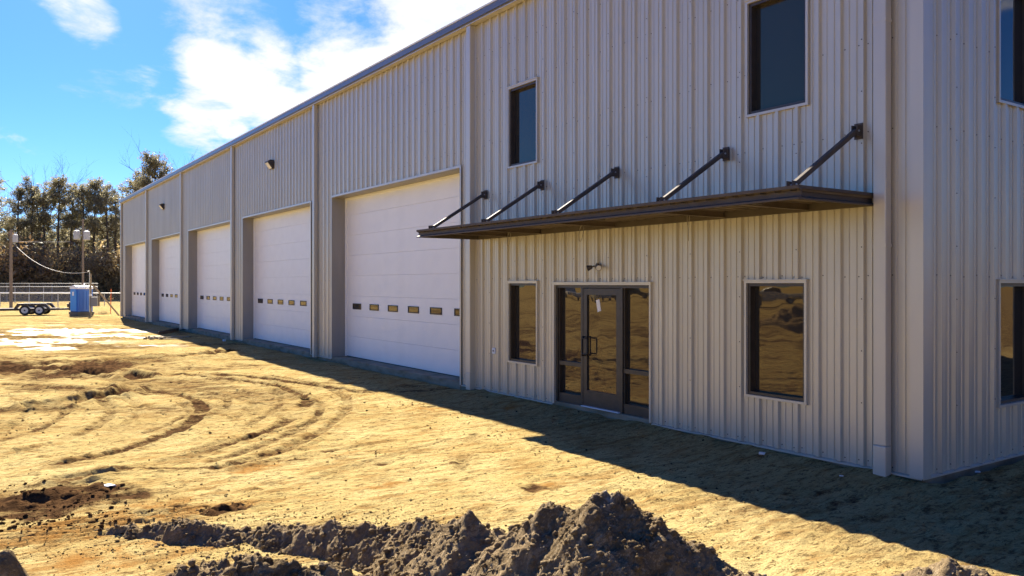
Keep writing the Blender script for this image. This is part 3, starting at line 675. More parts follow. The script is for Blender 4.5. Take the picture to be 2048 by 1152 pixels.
# ------------------------------------------------------------------ soil heaps
def heap(name, label, crest, slope, seed, lumps=1.0, step=.0115, cat='dirt pile'):
    """crest: [(u, v, depth)] of the ridge line; the sides fall at the given slope"""
    P = [at_depth(u, v, D) for u, v, D in crest]
    xs = [p.x for p in P]; ys = [p.y for p in P]; r = max(p.z + .2 for p in P) / slope + .25
    X, Y = np.meshgrid(np.arange(min(xs) - r, max(xs) + r, step), np.arange(min(ys) - r, max(ys) + r, step), indexing='ij')
    WX = X + .05 * fbm(X / .5, Y / .5, seed + 3, 3); WY = Y + .05 * fbm(X / .5, Y / .5, seed + 9, 3); H = np.full(X.shape, -9.)
    if len(P) == 1: P = P + [P[0] + Vector((.01, 0, 0))]
    for a, b in zip(P[:-1], P[1:]):
        d = (b - a).to_2d(); l2 = d.length_squared + 1e-9; t = np.clip(((WX - a.x) * d.x + (WY - a.y) * d.y) / l2, 0, 1)
        dd = np.hypot(WX - a.x - t * d.x, WY - a.y - t * d.y); zr = a.z + (b.z - a.z) * t
        H = np.maximum(H, zr - slope * (np.sqrt(dd * dd + .0025) - .05))
    H += .07 * fbm(X / .45, Y / .45, seed + 13, 3) * sstep(-.25, .05, H); env = sstep(-.2, .08, H + .12)
    bil = .5 - np.abs(fbm(X / .30, Y / .30, seed, 3)); w1 = np.clip(.6 - worley(X / .13, Y / .13, seed + 5), 0, 1); w2 = np.clip(.6 - worley(X / .055, Y / .055, seed + 6), 0, 1)
    act = sstep(-.25, .15, fbm(X / .6, Y / .6, seed + 8, 2)) * .8 + .2
    H += env * lumps * (.07 * (bil - .4) + act * (.025 * w1 + .035 * w2) + .075 * fbm(X / .15, Y / .15, seed + 7, 5, .62) - .01)
    nx_, ny_ = H.shape; id_ = np.arange(nx_ * ny_).reshape(nx_, ny_)
    fc = np.stack([id_[:-1,:-1], id_[1:,:-1], id_[1:,1:], id_[:-1,1:]], -1).reshape(-1, 4)
    hz = H.ravel(); keep = hz[fc].max(1) > -.20; fc = fc[keep]
    used = np.unique(fc); rm = np.full(nx_ * ny_, -1); rm[used] = np.arange(len(used))
    V = np.stack([X.ravel(), Y.ravel(), hz], -1)[used]; fc = rm[fc]
    base_ = thing(name, label, cat, (P[0].x, P[0].y, -.12))
    o = np_mesh('soil_body', V - np.array([P[0].x, P[0].y, -.12]), fc, M['heap'], base_)
    return base_, V, P
ICO = {}
def clods(parent, name, pts, sizes, m, seed=1, sub=2):
    if sub not in ICO:
        bm = bmesh.new(); bmesh.ops.create_icosphere(bm, subdivisions=sub, radius=1); bm.verts.ensure_lookup_table()
        ICO[sub] = (np.array([v.co[:] for v in bm.verts]), np.array([[v.index for v in f.verts] for f in bm.faces])); bm.free()
    rs = np.random.RandomState(seed); V, Fc = ICO[sub]; n = len(pts)
    sc = sizes[:, None, None] * rs.uniform(.55, 1.25, (n, 1, 3)) * np.array([1, 1, .72]); jit = 1 + rs.uniform(-.34, .34, (n, len(V), 1)); v = V[None] * jit * sc
    a = rs.uniform(0, 6.28, n); c, s = np.cos(a)[:, None], np.sin(a)[:, None]
    v = np.stack([v[..., 0] * c - v[..., 1] * s, v[..., 0] * s + v[..., 1] * c, v[..., 2]], -1) + pts[:, None]
    f = (Fc[None] + (np.arange(n) * len(V))[:, None, None]).reshape(-1, 3)
    o = np_mesh(name, v.reshape(-1, 3), f, m, parent, smooth=False); o['kind'] = 'stuff'; return o
def heap_clods(h, V, P, n, seed, lo=.006, hi=.038):
    rs = np.random.RandomState(seed); ok = V[V[:, 2] > -.13]; p = ok[rs.randint(0, len(ok), n)].copy(); sz = lo * (hi / lo) ** (rs.rand(n) ** 2.6)
    m_ = rs.rand(n) < .4; p[m_, :2] += rs.normal(0, .22, (m_.sum(), 2)); p[m_, 2] = [max(gz(a_, b_), -.2) for a_, b_ in p[m_, :2]]; sz[m_] *= .75
    near_top = [int(np.argmin(np.hypot(ok[::7, 0] - a_, ok[::7, 1] - b_))) for a_, b_ in p[m_, :2]]; dn_ = np.array([np.hypot(*(ok[::7][k_, :2] - q_)) for k_, q_ in zip(near_top, p[m_, :2])]); hz_ = ok[::7][near_top, 2]
    p[m_, 2] = np.where(dn_ < .04, hz_, p[m_, 2]); p[:, 2] += sz * .25; p -= np.array([P[0].x, P[0].y, -.12]); return clods(h, 'clods', p, sz, M['heap'], seed, 1)
big = [(230,1052,7.35),(300,1050,7.3),(420,1053,7.2),(500,1056,7.15),(560,1054,7.1),(650,1058,7.0),(740,1054,6.85),(810,1054,6.6),(865,1045,6.3),(905,1046,6.1),(937,1031,5.95),(975,1062,5.85),(1010,1066,5.75),(1050,1042,5.6),(1092,1021,5.5),(1130,1026,5.45),(1175,1010,5.4),(1215,991,5.35),(1262,1018,5.3),(1310,1058,5.25),(1370,1088,5.2),(1440,1118,5.15),(1520,1146,5.1),(1600,1190,5.05)]
h, V, P = heap('dirt_mound', 'long grey brown dirt mound with a sharp peak in front of the camera', big, .80, 201)
heap_clods(h, V, P, 9000, 5, .005, .032)
h, V, P = heap('dirt_pile', 'low clumpy dirt pile at the bottom edge left of the big mound', [(330,1150,5.35),(400,1132,5.3),(440,1130,5.3),(490,1114,5.25),(545,1118,5.2),(580,1130,5.2),(640,1134,5.2),(700,1160,5.15)], .85, 305, 1.25)
heap_clods(h, V, P, 1800, 6, .006, .045)
h, V, P = heap('dirt_pile', 'small sunlit dirt pile at the bottom edge near the shadowed corner', [(1800,1146,5.6),(1850,1128,5.55),(1890,1119,5.5),(1930,1136,5.45),(1990,1170,5.4)], .8, 409, .8)
heap_clods(h, V, P, 300, 7, .008, .03)
h, V, P = heap('dirt_clod', 'single large rounded dirt clod in the bottom left corner', [(-20,1118,5.0),(12,1118,4.95)], 1.6, 511, 1.4, .012, 'dirt clod')
# crumbs of soil strewn over the yard
rs = np.random.RandomState(4); U = rs.uniform(-20, 2060, 60000); W = 700 + 455 * rs.rand(60000) ** .75
T_ = (-.12 - CAM.z) / (-(W - V0) / F_PX); PX = CAM.x + (FW.x + RT.x * (U - 1024) / F_PX) * T_; PY = CAM.y + (FW.y + RT.y * (U - 1024) / F_PX) * T_
prob = .05 + .8 * np.clip(fbm(PX / 1.1, PY / 1.8, 44, 3) - .02, 0, 1) + .3 * ((U < 260) & (W > 970) & (W < 1075)) + .35 * ((W > 1030) & (W < 1120) & (U < 1000))
kp = (rs.rand(60000) < prob) & ~((PY > -.12) & (PX < .1)); PX = PX[kp]; PY = PY[kp]; U = U[kp]; W = W[kp]
PZ = np.array([gz(a_, b_) for a_, b_ in zip(PX, PY)]); big_ = ((U < 260) & (W > 970) & (W < 1075)); dsc = np.clip(T_[kp] / 9, .8, 2.2)
sz = (.0045 * dsc) * (np.where(big_, .034, .018) / .0045) ** (rs.rand(len(PX)) ** 3.0)
cl = clods(None, 'soil_crumbs', np.stack([PX, PY, PZ + sz * .15], -1), sz, M['soil'], 9, 1); tag(cl, 'crumbs of soil strewn over the sandy yard', 'soil', kind='stuff')
at_ = cl.data.color_attributes.new('soil', 'FLOAT_COLOR', 'POINT'); nv = len(cl.data.vertices) // len(PX); mm_ = np.repeat(np.where(big_, .8, np.where(rs.rand(len(PX)) < .25, .7, .1)), nv); at_.data.foreach_set('color', np.stack([mm_, mm_ * 0, mm_ * 0, mm_ * 0 + 1], -1).astype(np.float32).ravel())
print('crumbs', len(PX))
mb = MB(); q = at_depth(1240, 1000, 5.3); mb.tube([q + Vector((0,0,-.05)), q + Vector((.004,0,.02)), q + Vector((-.002,.004,.05)), q + Vector((.012,.0,.085))], [.004,.0035,.003,.0015], 5); mb.tube([q + Vector((-.001,.0,.045)), q + Vector((-.02,.0,.06))], [.0025,.001], 5)
tag(mb.build('twig', M['bark']), 'thin dead twig standing on the peak of the mound', 'twig')

# ------------------------------------------------------------------ litter and boards by the wall
def litter(name, u, v, size, m, lab, cat, rz=0.0):
    p = at_ground(u, v); z = gz(p.x, p.y); mb = MB(); sx, sy, sz = size
    bm = bmesh.new(); bmesh.ops.create_cube(bm, size=1); bmesh.ops.scale(bm, vec=(sx, sy, sz), verts=bm.verts)
    for w in bm.verts: w.co += Vector((random.uniform(-.12, .12) * sx, random.uniform(-.12, .12) * sy, random.uniform(-.1, .1) * sz))
    me = bpy.data.meshes.new(name); bm.to_mesh(me); bm.free(); me.materials.append(m)
    o = link(name, me, None, (p.x, p.y, z + sz * .4)); o.rotation_euler = (random.uniform(-.08, .08), random.uniform(-.08, .08), rz); return tag(o, lab, cat)
o = litter('pale_block', 1133, 822, (.17, .10, .07), M['block'], 'pale yellow foam block on the ground by the left sidelight', 'block', .3)
litter('scrap', 1303, 852, (.05, .04, .03), M['paper'], 'white scrap at the foot of the right entrance trim', 'litter')
litter('scrap', 1524, 921, (.07, .05, .025), M['paper'], 'crumpled white scrap in the shade below the right lower window', 'litter', .5)
litter('scrap', 1683, 962, (.04, .02, .012), M['paper'], 'tiny white scrap in the shade left of the corner downspout', 'litter', .5)
litter('scrap', 1870, 962, (.035, .03, .012), M['paper'], 'tiny pale scrap on the ground below the building corner', 'litter', .2)
litter('scrap', 1956, 955, (.05, .03, .015), M['paper'], 'tiny white scrap on the shaded ground beside the end wall', 'litter', .2)
litter('scrap', 218, 973, (.13, .08, .012), M['paper'], 'flat white scrap on the sunlit sand above the dark churned soil', 'litter', .4)
litter('scrap', 306, 1020, (.06, .04, .015), M['paper'], 'small white chip on the sand right of the churned soil', 'litter', .4)
litter('scrap', 850, 763, (.12, .03, .02), M['paper'], 'white strip on the shaded ground before the nearest overhead door', 'litter', .4)
litter('scrap', 449, 683, (.14, .10, .07), M['paper'], 'white lump of litter by the pillar between second and third doors', 'litter')
litter('scrap', 640, 718, (.45, .06, .03), M['paper'], 'pale stick of litter by the pillar left of the nearest door', 'litter', .2)
a = at_ground(317, 668, -.10); b = at_ground(374, 657, -.10); a.z = gz(a.x, a.y) + .06; b = Vector((-37.2, -.15, gz(-37.2, -.15) + .07))
pl = thing('timber_form', 'dark timber form board frame lying by the third overhead door', 'board', (a.x, a.y, a.z))
d = b - a; mb = MB(); mb.bar((0, 0, 0), d, .05, .16); mb.build('board', M['plank'], pl); mb = MB(); mb.bar((0, -.0, -.01), (-.9, .55, -.02), .05, .12); mb.build('board', M['plank'], pl)
for u, v, l, lab in ((355, 675, .9, 'pale flat board lying on the ground by the third overhead door'), (345, 679, .7, 'second pale flat board nearest the sunlit edge by the third door')):
    p = at_ground(u, v); mb = MB(); mb.bar((-l/2, 0, 0), (l/2, .1, .01), .14, .03); o = mb.build('flat_board', M['concrete'], None, (p.x, p.y, gz(p.x, p.y) + .02)); o.rotation_euler = (0, 0, 1.2); tag(o, lab, 'board')
p = at_ground(310, 677); rs = np.random.RandomState(8); q = np.stack([p.x + rs.normal(0, .35, 40), p.y + rs.normal(0, .14, 40), np.full(40, gz(p.x, p.y) + .03)], -1)
o = clods(None, 'rubble', q, rs.uniform(.03, .09, 40), M['concrete'], 12); tag(o, 'small heap of pale rubble at the shadow edge by the far doors', 'rubble', kind='stuff')

# ------------------------------------------------------------------ far yard
DT = 58.6
def cam_xy(u, D): q = at_depth(u, V0, D); return Vector((q.x, q.y, 0))
AXZ = math.atan2(RT.y, RT.x)
def wheel(parent, x, y, r, w):
    mb = MB(); mb.tube([(x, y - w/2, r), (x, y - w/2 + .03, r), (x, y + w/2 - .03, r), (x, y + w/2, r)], [r * .93, r, r, r * .93], 24)
    wh = mb.build('wheel', M['tyre'], parent); mb = MB(); mb.tube([(x, y - w/2 - .012, r), (x, y - w/2 + .01, r)], [r * .60, r * .64], 20); rim = mb.build('rim', M['rim'], wh)
    mb = MB(); mb.tube([(x, y - w/2 - .05, r), (x, y - w/2 - .012, r)], [r * .14, r * .17], 12); mb.build('hub', M['black'], wh)
p0 = cam_xy(64.5, DT)
tr = thing('flatbed_trailer', 'black tandem axle flatbed trailer parked beside the blue portable toilet', 'trailer', (p0.x, p0.y, -.13), AXZ + R(19))
for x in (-.46, .46):
    for y in (0, 1.9): wheel(tr, x, y, .36, .24)
mb = MB(); mb.box((-4.2, .05, .44), (1.45, 1.85, .50)); mb.build('deck', M['plank'], tr)
mb = MB()
for y in (.08, 1.8): mb.box((-4.25, y - .04, .34), (1.5, y + .04, .44))
for x in np.arange(-4.1, 1.5, .6): mb.box((x, .13, .36), (x + .06, 1.75, .43))
mb.build('frame', M['trailer'], tr)
mb = MB()
for y in (.14, 1.76): mb.bar((1.4, y, .40), (3.0, .95, .42), .08, .12)
mb.build('tongue', M['trailer'], tr)
for y in (-.0, 1.9):
    mb = MB(); prf = [(-1.02, .42), (-.80, .70), (.76, .70), (1.04, .42), (1.22, .42), (.88, .86), (-.92, .86), (-1.20, .42)]; mb.extrude(prf, (0, y - .14, 0), (0, y + .13, 0), (1, 0, 0), (0, 0, 1)); mb.build('fender', M['trailer'], tr)
mb = MB(); mb.bar((2.25, .95, .30), (2.25, .95, .92), .09, .09); mb.box((2.1, .85, .55), (2.4, 1.05, .80)); mb.build('jack', M['trailer'], tr)
mb = MB()
for x in (-4.15, -3.85, -3.55): mb.bar((x, .2, .5), (x + .18, .2, .85), .05, .05)
mb.bar((-4.15, .2, .52), (-3.3, .2, .52), .05, .05); mb.bar((-4.1, .2, .80), (-3.4, .2, .80), .05, .05); mb.build('ramp', M['trailer'], tr)
mb = MB(); mb.box((1.9, .93, .44), (2.9, .97, .50)); mb.build('coupler', M['steel'], tr)

p0 = cam_xy(163, 57.6)
wc = thing('portable_toilet', 'blue portable toilet with white roof on a dark skid', 'toilet', (p0.x, p0.y, -.13), AXZ + R(55))
mb = MB(); mb.box((-.57, -.57, .0), (.57, .57, .13)); mb.box((-.60, -.60, .13), (.60, .60, .30)); mb.build('skid', M['grey_plastic'], wc)
mb = MB(); mb.box((-.54, -.54, .30), (.54, .54, 1.92)); mb.build('cabin', M['blue'], wc, bevel=.04)
for x in (-.36, -.12, .12, .36):
    mb = MB(); mb.box((x - .04, -.565, .45), (x + .04, -.541, 1.75)); mb.build('panel_rib', M['blue'], wc)
mb = MB(); mb.extrude([(-.56, 1.92)] + [(.56 * math.cos(q), 1.92 + .26 * math.sin(q)) for q in np.linspace(math.pi, 0, 10)][1:-1] + [(.56, 1.92)], (0 - .58, 0, 0), (.58, 0, 0), (0, 1, 0), (0, 0, 1)); mb.build('roof', M['white_paint'], wc, bevel=.02)
mb = MB(); mb.extrude([(-.42, .36), (.42, .36)] + [(.42 * math.cos(q), 1.62 + .42 * math.sin(q)) for q in np.linspace(0, math.pi, 10)], (-.541, 0, 0), (-.575, 0, 0), (0, 1, 0), (0, 0, 1)); dd = mb.build('door', M['blue2'], wc)
mb = MB(); mb.box((-.590, -.10, 1.45), (-.576, .12, 1.72)); mb.build('sign', M['white_paint'], dd)
mb = MB(); mb.tube([(.4, .4, 1.9), (.4, .4, 2.35)], .05, 10); mb.build('vent_pipe', M['white_paint'], wc)

# meter post with service panels and braces
p0 = cam_xy(180.5, 56.8)
mp_ = thing('meter_post', 'temporary power post with grey panels beside the portable toilet', 'post', (p0.x, p0.y, -.15), AXZ)
mb = MB(); mb.box((-.06, -.06, 0), (.06, .06, 3.0)); mb.build('post', M['wood_pole'], mp_)
mb = MB(); mb.tube([(.0, -.09, .3), (.0, -.09, 3.1), (-.02, -.12, 3.2), (-.10, -.16, 3.18), (-.14, -.16, 3.08)], .03, 8); mb.build('conduit', M['steel'], mp_)
mb = MB(); mb.box((.07, -.12, .72), (.55, .03, 1.38)); bx = mb.build('panel_box', M['grey_box'], mp_, bevel=.015)
mb = MB(); mb.tube([(.10, -.13, 1.52), (.10, -.20, 1.52)], .09, 14); mb.build('meter', M['lens'], mp_)
mb = MB(); mb.box((-.06, .06, .72), (.62, .10, 1.42)); mb.build('backboard', M['wood_pole'], mp_)
mb = MB(); mb.bar((.08, .09, 2.3), (1.62, .9, .0), .045, .12); mb.build('brace', M['wood_pole'], mp_)
mb = MB(); mb.tube([(-.1, -.12, 2.25), (-.3, -.12, 2.0), (-.25, -.12, 1.86), (-.05, -.12, 1.88)], .015, 6); mb.build('wire_tail', M['cable'], mp_)
meter_top = Vector((p0.x, p0.y, 3.03))
# utility poles
def pole(u, D, top, r, lab):
    p = cam_xy(u, D); o = thing('utility_pole', lab, 'utility pole', (p.x, p.y, -.3), AXZ, 'utility poles by the fence')
    mb = MB(); mb.tube([(0,0,0), (0,0,(top+.3)*.5), (0,0,top+.3)], [r, r * .9, r * .8], 12); mb.build('pole', M['wood_pole'], o); return o, p
u1, pp1 = pole(22, 75.7, 7.25, .145, 'stout wooden utility pole with one grey transformer behind the trailer')
def transformer(par, x, y, z, r, hh_):
    mb = MB(); mb.tube([(x, y, z), (x, y, z + .04), (x, y, z + hh_ - .06), (x, y, z + hh_), (x, y, z + hh_ + .06)], [r * .96, r, r, r * .96, r * .4], 18); t_ = mb.build('transformer', M['grey_tank'], par)
    mb = MB()
    for k in (-.4, .4): mb.tube([(x + k * r, y, z + hh_), (x + k * r, y, z + hh_ + .25)], [.05, .03], 8)
    mb.build('bushing', M['steel'], t_)
    mb = MB(); mb.bar((x, y, z + hh_ * .5), (0, 0, z + hh_ * .5), .08, .1); mb.build('hanger', M['steel'], t_)
M['grey_tank'] = mat('pale_grey_tank', (.42, .43, .44), .5)
transformer(u1, .46, -.08, 6.35, .22, .7)
u2, pp2 = pole(166, 80.0, 8.6, .11, 'thin dark utility pole with two pale transformers behind the toilet')
transformer(u2, -.55, -.1, 6.85, .30, .85); transformer(u2, .42, -.1, 6.8, .30, .85)
def line(a, b, sag, r, m, lab, name='power_line'):
    a = Vector(a); b = Vector(b); mb = MB(); mb.tube([a.lerp(b, t) - Vector((0, 0, sag * 4 * t * (1 - t))) for t in np.linspace(0, 1, 22)], r, 6); tag(mb.build(name, m, None, smooth=True), lab, 'power line')
line(at_depth(28, 488, 75.6), at_depth(178, 544, 56.8), .95, .020, M['cable'], 'pale service cable sagging from the stout pole to the meter post')
line(at_depth(28, 483, 75.6), at_depth(140, 483.5, 79.6), .04, .02, M['steel'], 'straight pale cable stretched right from the stout utility pole')

# fences of galvanised pipe
def mesh_mat():
    m = bpy.data.materials.new('chain_link_fabric'); m.use_nodes = True; t = m.node_tree; b = t.nodes['Principled BSDF']; b.inputs['Base Color'].default_value = (.35, .35, .34, 1)
    tr_ = t.nodes.new('ShaderNodeBsdfTransparent'); ms = t.nodes.new('ShaderNodeMixShader'); ms.inputs[0].default_value = .13
    t.links.new(tr_.outputs[0], ms.inputs[1]); t.links.new(b.outputs[0], ms.inputs[2]); t.links.new(ms.outputs[0], t.nodes['Material Output'].inputs[0]); return m
M['mesh'] = mesh_mat()
def fence(D, ua, ub, top, step_px, u0, rails, lab, r=.035, gr='pipe fences across the far yard'):
    a = cam_xy(ua, D); b = cam_xy(ub, D); o = thing('pipe_fence', lab, 'fence', (a.x, a.y, -.15), AXZ, gr); ln = (b - a).length
    mb = MB(); x = ((u0 - ua) * D / F_PX) % (step_px * D / F_PX)
    while x <= ln + .01:
        q = MB(); q.tube([(x, 0, 0), (x, 0, top + .15 + .03)], r, 8); q.build('post', M['steel'], o); x += step_px * D / F_PX
    for z in rails: q = MB(); q.tube([(0, -.05, z + .15), (ln, -.05, z + .15)], r * .95, 8); q.build('rail', M['white_paint' if z == rails[0] and D < 82 else 'steel'], o)
    mb.quad((0, .03, .1), (ln, .03, .1), (ln, .03, top + .12), (0, .03, top + .12)); mb.build('wire_mesh', M['mesh'], o)
fence(78.5, -420, 150, 1.28, 58, 58, [1.28], 'low pipe fence with bright white top rail behind the trailer', .045)
fence(90, -420, 196, 1.83, 57, 30, [1.83, 1.05], 'middle grey pipe fence behind the low white railed fence', .03)
fence(101, -420, 196, 2.2, 45, 14, [2.2], 'rearmost tall wire fence along the foot of the trees', .025)
fence(84, 184, 560, 1.18, 34, 209, [1.18], 'short run of pale railed fence right of the meter post', .04)
q = cam_xy(214, 62); mb = MB(); mb.tube([(0, 0, 0), (-.42, .1, 1.9)], .028, 8); o = mb.build('marker_stake', M['orange'], None, (q.x + .3, q.y + .2, -.15)); tag(o, 'leaning orange marker stake right of the meter post', 'stake')
q = cam_xy(206, 60.2); rs = random.Random(5); mb = MB()
for k in range(420):
    x = rs.gauss(0, .55); y = rs.gauss(0, .25); hh_ = rs.uniform(.12, .42); dx = rs.gauss(0, .12); mb.quad((x - .012, y, 0), (x + .012, y, 0), (x + dx, y + rs.gauss(0, .08), hh_))
o = mb.build('dry_grass', M['dry'], None, (q.x, q.y, -.13)); tag(o, 'tuft of dry rusty grass at the foot of the brace', 'grass', kind='stuff')

# ------------------------------------------------------------------ trees
def leafcards(c, n, spread, size, rs, aspect=.4):
    """n small quads around each centre in c"""
    k = len(c); P = np.repeat(c, n, 0) + rs.normal(0, 1, (k * n, 3)) * spread
    d = rs.normal(0, 1, (k * n, 3)); d /= np.linalg.norm(d, axis=1)[:, None]; e = np.cross(d, rs.normal(0, 1, (k * n, 3))); e /= np.linalg.norm(e, axis=1)[:, None]
    s = size * rs.uniform(.6, 1.3, (k * n, 1)); a = d * s; b = e * s * aspect
    V = np.stack([P - a - b * .5, P - b * .1 + b, P + a, P + b * .1 - b], 1).reshape(-1, 3); return V, np.arange(len(V)).reshape(-1, 4)
def make_pine(seed, hgt, cb=.5, width=3.6, dens=1.0):
    rs = np.random.RandomState(seed); rr = random.Random(seed); mb = MB(); lean = rs.normal(0, .025, 2)
    def tp(z): return Vector((lean[0] * z + .15 * math.sin(z * .3 + seed), lean[1] * z + .15 * math.cos(z * .27 + seed), z))
    r0 = .012 * hgt + .06; zs = np.linspace(0, hgt * .97, 9); mb.tube([tp(z) for z in zs], [r0 * (1 - .85 * z / hgt) for z in zs], 8)
    cs = []
    nb = int(52 * dens)
    for k in range(nb):
        f = rr.random() ** .75; z = hgt * (cb + (1 - cb) * f * .97); ln = width * (1.05 - .75 * f ** 1.6) * rr.uniform(.45, 1.1)
        az = rr.uniform(0, 6.28); up = rr.uniform(-.05, .5) + .35 * f
        a = tp(z); d = Vector((math.cos(az), math.sin(az), up)).normalized(); m1 = a + d * ln * .5 + Vector((0, 0, .1)); b = a + d * ln + Vector((0, 0, .25 * ln * .4))
        mb.tube([a, m1, b], [.055, .035, .012], 5, cap=False)
        for q in range(int(3 + 4 * ln)):
            t_ = rr.uniform(.35, 1.05); c = (a.lerp(m1, t_ * 2) if t_ < .5 else m1.lerp(b, t_ * 2 - 1)); cs.append((c.x + rr.gauss(0, .22), c.y + rr.gauss(0, .22), c.z + rr.gauss(.1, .16)))
    for k in range(14):                                            # dead stubs below the crown
        z = hgt * rr.uniform(.22, cb + .05); az = rr.uniform(0, 6.28); ln = rr.uniform(.4, 1.6); a = tp(z); mb.tube([a, a + Vector((math.cos(az), math.sin(az), rr.uniform(-.3, .2))) * ln], [.03, .008], 4, cap=False)
    V, Fc = leafcards(np.array(cs), 12, .18, .19, rs, .30)
    return mb, V, Fc
def make_bare(seed, hgt):
    rr = random.Random(seed); mb = MB()
    def br(a, d, ln, r, dep):
        n = 3; pts = [a]; dd = d.copy()
        for k in range(n): dd = (dd + Vector((rr.gauss(0, .10), rr.gauss(0, .10), rr.gauss(.03, .05)))).normalized(); pts.append(pts[-1] + dd * ln / n)
        mb.tube(pts, [r * (1 - .5 * k / n) for k in range(n + 1)], 6 if dep < 2 else 4, cap=False)
        if dep >= 4: return
        for k in range(rr.randint(3, 5)):
            t_ = rr.uniform(.35, 1.0); i = min(int(t_ * n), n - 1); p = pts[i].lerp(pts[i + 1], t_ * n - i); az = rr.uniform(0, 6.28)
            nd = (dd * 1.0 + Vector((math.cos(az), math.sin(az), .35)) * rr.uniform(.4, .75)).normalized(); br(p, nd, ln * rr.uniform(.45, .7), r * .45, dep + 1)
    br(Vector((0, 0, 0)), Vector((0, 0, 1)), hgt * .55, .16, 0); return mb
def make_brush(seed, hgt, w):
    rs = np.random.RandomState(seed); rr = random.Random(seed); mb = MB(); cs = []
    for k in range(9):
        az = rr.uniform(0, 6.28); b = Vector((math.cos(az) * w * rr.uniform(.2, 1), math.sin(az) * w * rr.uniform(.2, 1), hgt * rr.uniform(.55, 1))); mb.tube([(0, 0, 0), b * .5 + Vector((0, 0, .2)), b], [.06, .04, .012], 5, cap=False)
        for q in range(int(14)): t_ = rr.uniform(.25, 1.05); cs.append((b.x * t_ + rr.gauss(0, .35), b.y * t_ + rr.gauss(0, .35), b.z * t_ + rr.gauss(0, .35)))
    V, Fc = leafcards(np.array(cs), 13, .28, .17, rs, .5); return mb, V, Fc
PINES = []; BRUSH = []
for k, (hh_, cb, w, dn) in enumerate(((18, .52, 3.4, 1.0), (19, .45, 3.0, .9), (17, .55, 3.8, 1.1), (20, .5, 3.2, .9), (16, .35, 2.8, 1.0))):
    mb, V, Fc = make_pine(40 + k, hh_, cb, w, dn); o = np_mesh('crown', V, Fc, M['needles'], smooth=False); me2 = o.data; bpy.data.objects.remove(o)
    me1 = bpy.data.meshes.new('trunk'); me1.from_pydata(mb.v, [], mb.f); me1.materials.append(M['bark']); PINES.append((me1, me2, hh_))
for k, (hh_, w, mm) in enumerate(((3.6, 2.0, 'brush'), (5.5, 2.4, 'brush'), (4.2, 2.0, 'dry'), (7.5, 2.6, 'brush'))):
    mb, V, Fc = make_brush(70 + k, hh_, w); o = np_mesh('foliage', V, Fc, M[mm], smooth=False); me2 = o.data; bpy.data.objects.remove(o)
    me1 = bpy.data.meshes.new('stem'); me1.from_pydata(mb.v, [], mb.f); me1.materials.append(M['bark']); BRUSH.append((me1, me2, hh_))
BARE = []
for k in range(2):
    mb = make_bare(90 + k, 19); me1 = bpy.data.meshes.new('trunk'); me1.from_pydata(mb.v, [], mb.f); me1.materials.append(M['bark']); BARE.append(me1)
def put_tree(kind, k, u, D, h, lab, rz=None, pos=None):
    p = pos if pos is not None else cam_xy(u, D); rz = random.uniform(0, 6.28) if rz is None else rz
    nm, gr, pn = {'pine': ('pine_tree', 'pine trees along the wood edge', ('trunk', 'crown')), 'brush': ('shrub', 'brush under the pine trees', ('stem', 'foliage')), 'bare': ('bare_tree', 'leafless trees among the pines', ('trunk',))}[kind]
    src = {'pine': PINES, 'brush': BRUSH}.get(kind)
    o = thing(nm, lab, 'tree' if kind != 'brush' else 'shrub', (p.x, p.y, -.25), rz, gr)
    if kind == 'bare': link('trunk', BARE[k], o); s = h / 19
    else:
        s = h / src[k][2]
        link(pn[0], src[k][0], o); link(pn[1], src[k][1], o)
    o.scale = (s, s, s); return o
random.seed(11)
# (pixel column, depth, crown top row) of the trees one can tell apart
front_pines = [(-8,118,352,4,'pine at the left picture edge beside the stout pole'), (38,121,372,1,'pine behind the stout utility pole'), (62,124,362,0,'slim pine left of the tall bare tree'), (92,122,395,4,'short pine between the bare tree and the broad crown'), (118,123,364,2,'broad crowned pine in the middle of the tree line'), (140,126,371,3,'pine just left of the two transformers'), (166,124,372,1,'pine directly behind the thin utility pole'), (190,125,368,2,'pine above the portable toilet right side'), (212,123,376,0,'pine left of the building end, second in from it'), (234,126,382,3,'pine closest to the far end of the building')]
for u, D, v, k, lab in front_pines: put_tree('pine', k, u, D, CAM.z + (V0 - v) / F_PX * D + .25, lab)
put_tree('pine', 2, 306, 112, CAM.z + (V0 - 319) / F_PX * 112 + .25, 'tall pine whose crown rises above the building roof', 1.0)
put_tree('pine', 0, 272, 116, CAM.z + (V0 - 352) / F_PX * 116 + .25, 'lower pine at the roof edge beside the tallest crown', 2.0)
put_tree('bare', 0, 52, 128, CAM.z + (V0 - 328) / F_PX * 128, 'tall leafless tree rising above the pines on the left', .4)
put_tree('bare', 1, 95, 131, CAM.z + (V0 - 335) / F_PX * 131, 'thin leafless tree between the bare tree and the broad pine', 2.1)
put_tree('bare', 1, 358, 120, CAM.z + (V0 - 318) / F_PX * 120, 'leafless tree top just showing over the roof line', 4.0)
put_tree('bare', 0, 262, 121, CAM.z + (V0 - 380) / F_PX * 121, 'bare branches left of the tall pine over the roof', 3.0)
n = 0
for D in (131, 138, 147, 156):
    u = -90
    while u < 345:
        if not (245 < u < 300 and D > 135): put_tree('pine', random.randrange(5), u + random.uniform(-8, 8), D + random.uniform(-3, 3), random.uniform(10, 14.5), 'pine standing deep in the wood behind the front row of trees')
        u += 27
for u in range(-110, -20, 24): put_tree('pine', random.randrange(5), u, 122 + random.uniform(-4, 4), random.uniform(16, 19), 'pine of the wood edge beyond the left picture border')
for D, st in ((113, 17), (119, 19), (128, 22), (137, 26)):
    u = -90.
    while u < 300:
        put_tree('brush', random.choice((0, 1, 1, 2, 3, 3)), u + random.uniform(-6, 6), D + random.uniform(-2, 2), random.uniform(3.5, 8.5), 'leafy brush growing under the pines at the wood edge'); u += st
